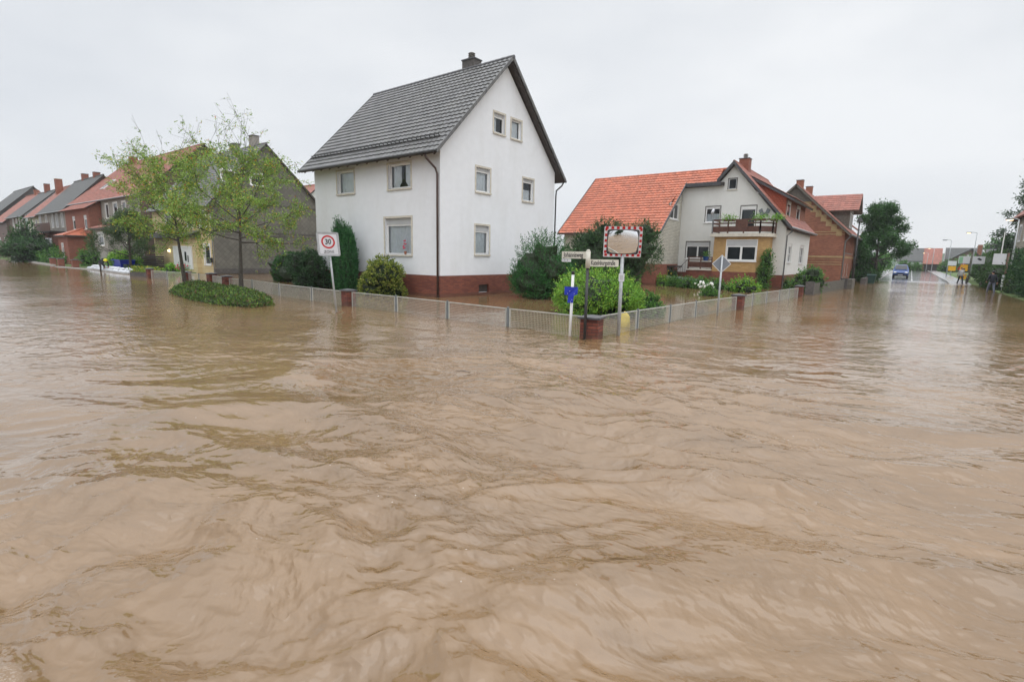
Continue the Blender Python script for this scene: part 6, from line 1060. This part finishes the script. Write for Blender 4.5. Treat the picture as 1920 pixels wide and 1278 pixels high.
# ------------------------------------------------------------------ people
def figure(lab, loc, joints, edges, radii, clothes, scale=1.0, rz=0.0):
    """body = one skinned surface; clothing shells are grown over the same joints"""
    t = thing('person', lab, 'person', (0, 0, 0))
    def skin(name, js, es, rs, mt, sub=1):
        me = bpy.data.meshes.new(name); idx = {j: i for i, j in enumerate(js)}; me.from_pydata([joints[j] for j in js], [(idx[a], idx[b]) for a, b in es], []); me.materials.append(mt); o = bpy.data.objects.new(name, me); COL.objects.link(o); o.parent = t
        sl_ = me.skin_vertices.new(name='') if hasattr(me.skin_vertices, 'new') else None
        md = o.modifiers.new('skin', 'SKIN'); md.use_smooth_shade = True
        if not me.skin_vertices: return o
        for i, r_ in enumerate(rs): me.skin_vertices[0].data[i].radius = (r_, r_); me.skin_vertices[0].data[i].use_root = (i == 0)
        s2 = o.modifiers.new('sub', 'SUBSURF'); s2.levels = sub; s2.render_levels = sub; return o
    for (name, js, es, rs, mt) in clothes: skin(name, js, es, rs, M[mt])
    t.location = loc; t.rotation_euler = (0, 0, rz); t.scale = (scale,)*3; return t
def ring_tube(m, pts, rx, ry=None):     # elliptical sections along z-ish spine
    n = 12; vs = []
    for i, (p, a, b) in enumerate(pts):
        for k_ in range(n): th = 2*math.pi*k_/n; vs.append(Vector(p)+Vector((a*math.cos(th), b*math.sin(th), 0)))
    fs = [(i*n+j, i*n+(j+1) % n, (i+1)*n+(j+1) % n, (i+1)*n+j) for i in range(len(pts)-1) for j in range(n)]+[tuple(range(n)), tuple((len(pts)-1)*n+j for j in range(n))]; m.add(vs, fs); return m
def add_hand(m, p, d, up, s=1.0):       # palm with four fingers and a thumb
    p, d, up = Vector(p), Vector(d).normalized(), Vector(up); sd_ = d.cross(up).normalized(); m.tube([p, p+d*.045*s, p+d*.085*s], [.026*s, .038*s, .036*s], 8)
    for i, ln in enumerate((.062, .072, .068, .052)): a = p+d*.08*s+sd_*(i-1.5)*.019*s; m.tube([a, a+d*ln*.55*s, a+d*ln*.95*s-up*.02*s], [.0095*s, .009*s, .006*s], 6)
    a = p+d*.03*s+sd_*-.035*s; m.tube([a, a+(d*.6-sd_*.8)*.035*s, a+(d*.9-sd_*.7)*.062*s], [.012*s, .011*s, .008*s], 6)
def head(m, c, r_=.105, face=(0, -1, 0)):
    m.blob(c, (r_*.78, r_*.9, r_*1.15), 1, .02, 12, 9); f = Vector(face); c = Vector(c); m.blob(c+f*r_*.92-UPL*.01, .018, 1, 0, 6, 4); m.blob(c+f*r_*.8-UPL*.055, (.028, .015, .008), 1, 0, 6, 4); s_ = f.cross(UPL)
    for q in (1, -1): m.blob(c+s_*q*r_*.78, (.015, .02, .03), 1, 0, 6, 4); m.blob(c+f*r_*.82+s_*q*.033+UPL*.012, .012, 1, 0, 6, 4)
def person(lab, loc, rz, top_m, leg_m, pose='walk', hair='black', helmet=None, mirror=1):
    t = thing('person', lab, 'person', (0, 0, 0)); b = MB()
    if pose == 'walk':
        hip, ch, nk = Vector((0, 0, .92)), Vector((0, -.03, 1.32)), Vector((0, -.04, 1.47)); hd = Vector((0, -.06, 1.62)); fe = [(.1, -.28, .08), (-.1, .3, .1)]; kn = [(.1, -.2, .5), (-.1, .1, .5)]; el = [(.27, .06, 1.15), (-.27, -.02, 1.13)]; ha = [(.26, -.13, .95), (-.26, .08, .88)]; sh = [(.19, -.02, 1.4), (-.19, -.02, 1.4)]; fw = Vector((0, -1, 0))
    else:                                # bending deep forward over the bags
        hip, ch, nk = Vector((0, .1, .86)), Vector((0, -.3, 1.06)), Vector((0, -.48, 1.06)); hd = Vector((0, -.6, 1.02)); fe = [(.16, .1, .05), (-.14, .0, .05)]; kn = [(.17, -.06, .48), (-.16, -.1, .48)]; el = [(.25, -.5, .78), (-.25, -.5, .76)]; ha = [(.16, -.62, .5), (-.16, -.64, .48)]; sh = [(.19, -.38, 1.03), (-.19, -.38, 1.03)]; fw = Vector((0, -.7, -.7))
    b.tube([ch, nk, hd], [.09, .06, .06], 10); head(b, hd, .11, fw.normalized())
    for s_ in range(2): add_hand(b, ha[s_], Vector(ha[s_])-Vector(el[s_]), (0, .2, 1)); 
    body = b.build('body', M['skin'], t, True)
    m = MB(); m.tube([hip-(ch-hip)*.15, hip, hip.lerp(ch, .5), ch, ch.lerp(nk, .7), nk], [.165, .17, .165, .19, .13, .075], 12)
    for s_ in range(2): m.tube([ch.lerp(Vector(sh[s_]), .4)+UPL*.03, sh[s_], Vector(sh[s_]).lerp(Vector(el[s_]), .5), el[s_], Vector(el[s_]).lerp(Vector(ha[s_]), .55), ha[s_]], [.1, .082, .066, .056, .05, .042], 9)
    m.build('jacket', M[top_m], t, True); m = MB(); m.tube([hip+UPL*.08, hip-UPL*.06], [.16, .165], 12)
    for s_ in range(2):
        a = hip+Vector((.09 if s_ == 0 else -.09, 0, -.02)); k1 = Vector(kn[s_]); f1 = Vector(fe[s_]); m.tube([a, a.lerp(k1, .5), k1, k1.lerp(f1, .5), f1], [.105, .09, .068, .062, .055], 9)
    m.build('trousers', M[leg_m], t, True)
    for s_ in range(2): f1 = Vector(fe[s_]); m = MB(); m.tube([f1+Vector((0, .06, -.03)), f1+Vector((0, -.05, -.02)), f1+Vector((0, -.17, -.04))], [.05, .055, .035], 8); m.build('boot', M['black'], t, True)
    if helmet:
        m = MB(); c = hd+(-fw*.02)+UPL*.03; m.blob(c, (.15, .165, .13), 1, 0, 14, 8); m.tube([c-UPL*.03+Vector((0, -.02, 0)), c-UPL*.045+Vector((0, -.02, 0))], [.18, .19], 14); m.build('helmet', M[helmet], t, True)
    else: m = MB(); m.blob(hd+UPL*.035-fw*.025, (.095, .105, .11), 2, .05, 12, 8); m.build('hair', M[hair], t, True)
    t.location = loc; t.rotation_euler = (0, 0, rz); return t
person('worker in dark overalls with yellow helmet bending over the sandbags', W2(192, 508)+Vector((0, 0, -.12)), rad(105), 'navy', 'dark_wood', 'bend', helmet='yellow')
person('walker in dark coat and grey trousers wading beside the hedge at the right', W(1857, 548)+Vector((0, 0, -.12)), rad(200), 'navy', 'jeans', 'walk')
pc = W(1799, 533); person('person in grey top and dark trousers pushing a bicycle on the pavement', (pc.x, pc.y, .02), rad(20), 'grey_plastic', 'navy', 'walk')
bk = thing('bicycle', 'bicycle pushed by the person on the far right pavement', 'bicycle', (pc.x+.45, pc.y, .05)); X0, Y0 = pc.x+.5, pc.y
for s_ in (-.52, .52):
    m = MB(); K = 20; cc = Vector((X0, Y0+s_, .38))
    m.tube([cc+Vector((0, math.cos(i*2*math.pi/K)*.33, math.sin(i*2*math.pi/K)*.33)) for i in range(K+1)], .022, 6); w_ = m.build('wheel', M['black'], bk); m = MB()
    for i in range(10): a = i*math.pi/5; m.tube([cc, cc+Vector((0, math.cos(a)*.32, math.sin(a)*.32))], .003, 3)
    m.build('spokes', M['galv'], w_)
m = MB(); P_ = dict(r=(X0, Y0+.52, .38), bb=(X0, Y0+.08, .32), s=(X0, Y0+.2, .85), h=(X0, Y0-.35, .9), f=(X0, Y0-.52, .38))
for a, b in (('r', 'bb'), ('r', 's'), ('bb', 's'), ('bb', 'h'), ('s', 'h'), ('h', 'f')): m.tube([P_[a], P_[b]], .018, 6)
m.build('frame', M['dark_metal'], bk); MB().blob((X0, Y0+.22, .93), (.07, .13, .035), 1, .05, 8, 5).build('saddle', M['black'], bk); MB().tube([(X0-.28, Y0-.25, 1.02), (X0-.1, Y0-.38, 1.0), (X0+.1, Y0-.38, 1.0), (X0+.28, Y0-.25, 1.02)], .015, 6).build('handlebar', M['dark_metal'], bk)

# ------------------------------------------------------------------ blue van
vx, vy = 16.35, 72.0; vz = gz(16, vy)+.02; van = thing('van', 'blue compact van driving towards the flood with pale headlights', 'van', (vx, vy, vz))
prof = [(0, .35, .62, .8), (.05, .3, .78, .86), (.5, .28, 1.0, .88), (1.05, .28, 1.12, .9), (1.15, .28, 1.15, .9), (1.9, .28, 1.78, .86), (2.4, .28, 1.86, .86), (3.9, .3, 1.84, .86), (4.3, .35, 1.7, .84), (4.36, .42, 1.0, .84)]
rows = []
for (yy, z0, z1, hw) in prof:
    t_ = max(0, z1-1.15); r_ = [(-hw, z0), (-hw-.0, (z0+min(z1, 1.12))/2), (-hw, min(z1, 1.12)*.97), (-hw+.18*min(1, t_/.65), z1*.96), (-hw*.55, z1), (hw*.55, z1), (hw-.18*min(1, t_/.65), z1*.96), (hw, min(z1, 1.12)*.97), (hw, (z0+min(z1, 1.12))/2), (hw, z0)]
    rows.append([(vx+a, vy+yy, vz+b) for a, b in r_])
m = MB(); n_ = 10; m.add([p for r_ in rows for p in r_], [(i*n_+j, i*n_+(j+1) % n_, (i+1)*n_+(j+1) % n_, (i+1)*n_+j) for i in range(len(rows)-1) for j in range(n_)]+[tuple(range(n_)), tuple((len(rows)-1)*n_+j for j in range(n_))]); m.build('body', M['car_blue'], van)
MB().add([(vx-.72, vy+1.16, vz+1.18), (vx+.72, vy+1.16, vz+1.18), (vx+.6, vy+1.84, vz+1.74), (vx-.6, vy+1.84, vz+1.74)], [(0, 1, 2, 3)]).build('windscreen', M['dark_glass'], van)
bpy.data.objects['windscreen'].data.transform(Matrix.Translation((0, -.03, .03)))
MB().box(vx-.8, vx+.8, vy-.04, vy+.02, vz+.3, vz+.5).build('bumper', M['black'], van); MB().box(vx-.38, vx+.38, vy-.03, vy+.02, vz+.56, vz+.7).build('grille', M['dark_metal'], van); MB().box(vx-.27, vx+.27, vy-.07, vy-.04, vz+.4, vz+.5).build('number_plate', M['plate'], van)
for s_ in (-1, 1):
    MB().blob((vx+s_*.62, vy+.08, vz+.76), (.2, .12, .12), 1, 0, 10, 6).build('headlight', M['chrome'], van, True); MB().blob((vx+s_*1.0, vy+1.3, vz+1.18), (.1, .07, .1), 1, 0, 8, 5).build('wing_mirror', M['black'], van, True)
    for yy in (.75, 3.5): w_ = MB().tube([(vx+s_*.66, vy+yy, vz+.31), (vx+s_*.88, vy+yy, vz+.31)], .31, 18).build('wheel', M['black'], van); MB().tube([(vx+s_*.87, vy+yy, vz+.31), (vx+s_*.895, vy+yy, vz+.31)], .19, 14).build('rim', M['galv'], w_)
    MB().add([(vx+s_*.905, vy+1.5, vz+1.16), (vx+s_*.905, vy+3.9, vz+1.16), (vx+s_*.75, vy+3.8, vz+1.68), (vx+s_*.75, vy+2.0, vz+1.68)], [(0, 1, 2, 3)]).build('side_window', M['dark_glass'], van)

# a few sticks carried by the flood
for i, (px, py_, ln_, a, lb) in enumerate([(868, 697, .3, .3, 'short dark stick floating on the calm brown water before the corner fence')]):
    q = W(px, py_); zz = float(flood_height(np.array([q.x]), np.array([q.y]), np.array([.01]))[0][0]); t_ = MB().tube([(q.x-math.cos(a)*ln_*.5, q.y-math.sin(a)*ln_*.5, zz+.004), (q.x, q.y+.02, zz+.012), (q.x+math.cos(a)*ln_*.5, q.y+math.sin(a)*ln_*.5, zz+.004)], [.004, .006, .003], 6).build('floating_twig', M['twig']); tag(t_, lb, 'twig')
for i, (x, y, h_, lb) in enumerate([(44, 190, 11, 'distant wooded knoll left of the birch, first clump'), (58, 195, 13, 'distant wooded knoll behind the birch, second clump')]): clump('distant_trees', lb, 'trees', lobes(x, y, 0, 11, 6, h_, 9, 300+i, .5), 2600, .7, 1.8, G_MID, core=.9)
# the far side of the crossing, seen in the traffic mirror and in window panes
row_house('house', 'cream house across the crossing, seen small in the traffic mirror', 8, 20, -48, -43, -38, 6.0, 10.5, 6.0, 'offwhite', 'offwhite', 'dark_tile', front=[(2, 3, 3.2, 4.4)], fwin=dict(glass='dark_glass'), tiled=False)
clump('street_tree', 'dark broad tree across the crossing, seen small in the traffic mirror', 'tree', lobes(28, -36, -.3, 4, 4, 7, 8, 201, .5), 2500, .4, 2, G_DARK, core=.8)
# ------------------------------------------------------------------ damp air over the flooded town
hz = MB().box(-300, 420, -120, 560, -3.0, 60.0).build('haze', None); hm = bpy.data.materials.new('damp_air'); hm.use_nodes = True; hm.node_tree.nodes.clear()
ho = hm.node_tree.nodes.new('ShaderNodeOutputMaterial'); hv = hm.node_tree.nodes.new('ShaderNodeVolumePrincipled'); hv.inputs['Color'].default_value = (0.93, 0.95, 1, 1); hv.inputs['Density'].default_value = 0.00045; hv.inputs['Anisotropy'].default_value = 0.2
hm.node_tree.links.new(hv.outputs[0], ho.inputs['Volume']); hz.data.materials.append(hm); hz['kind'] = 'stuff'
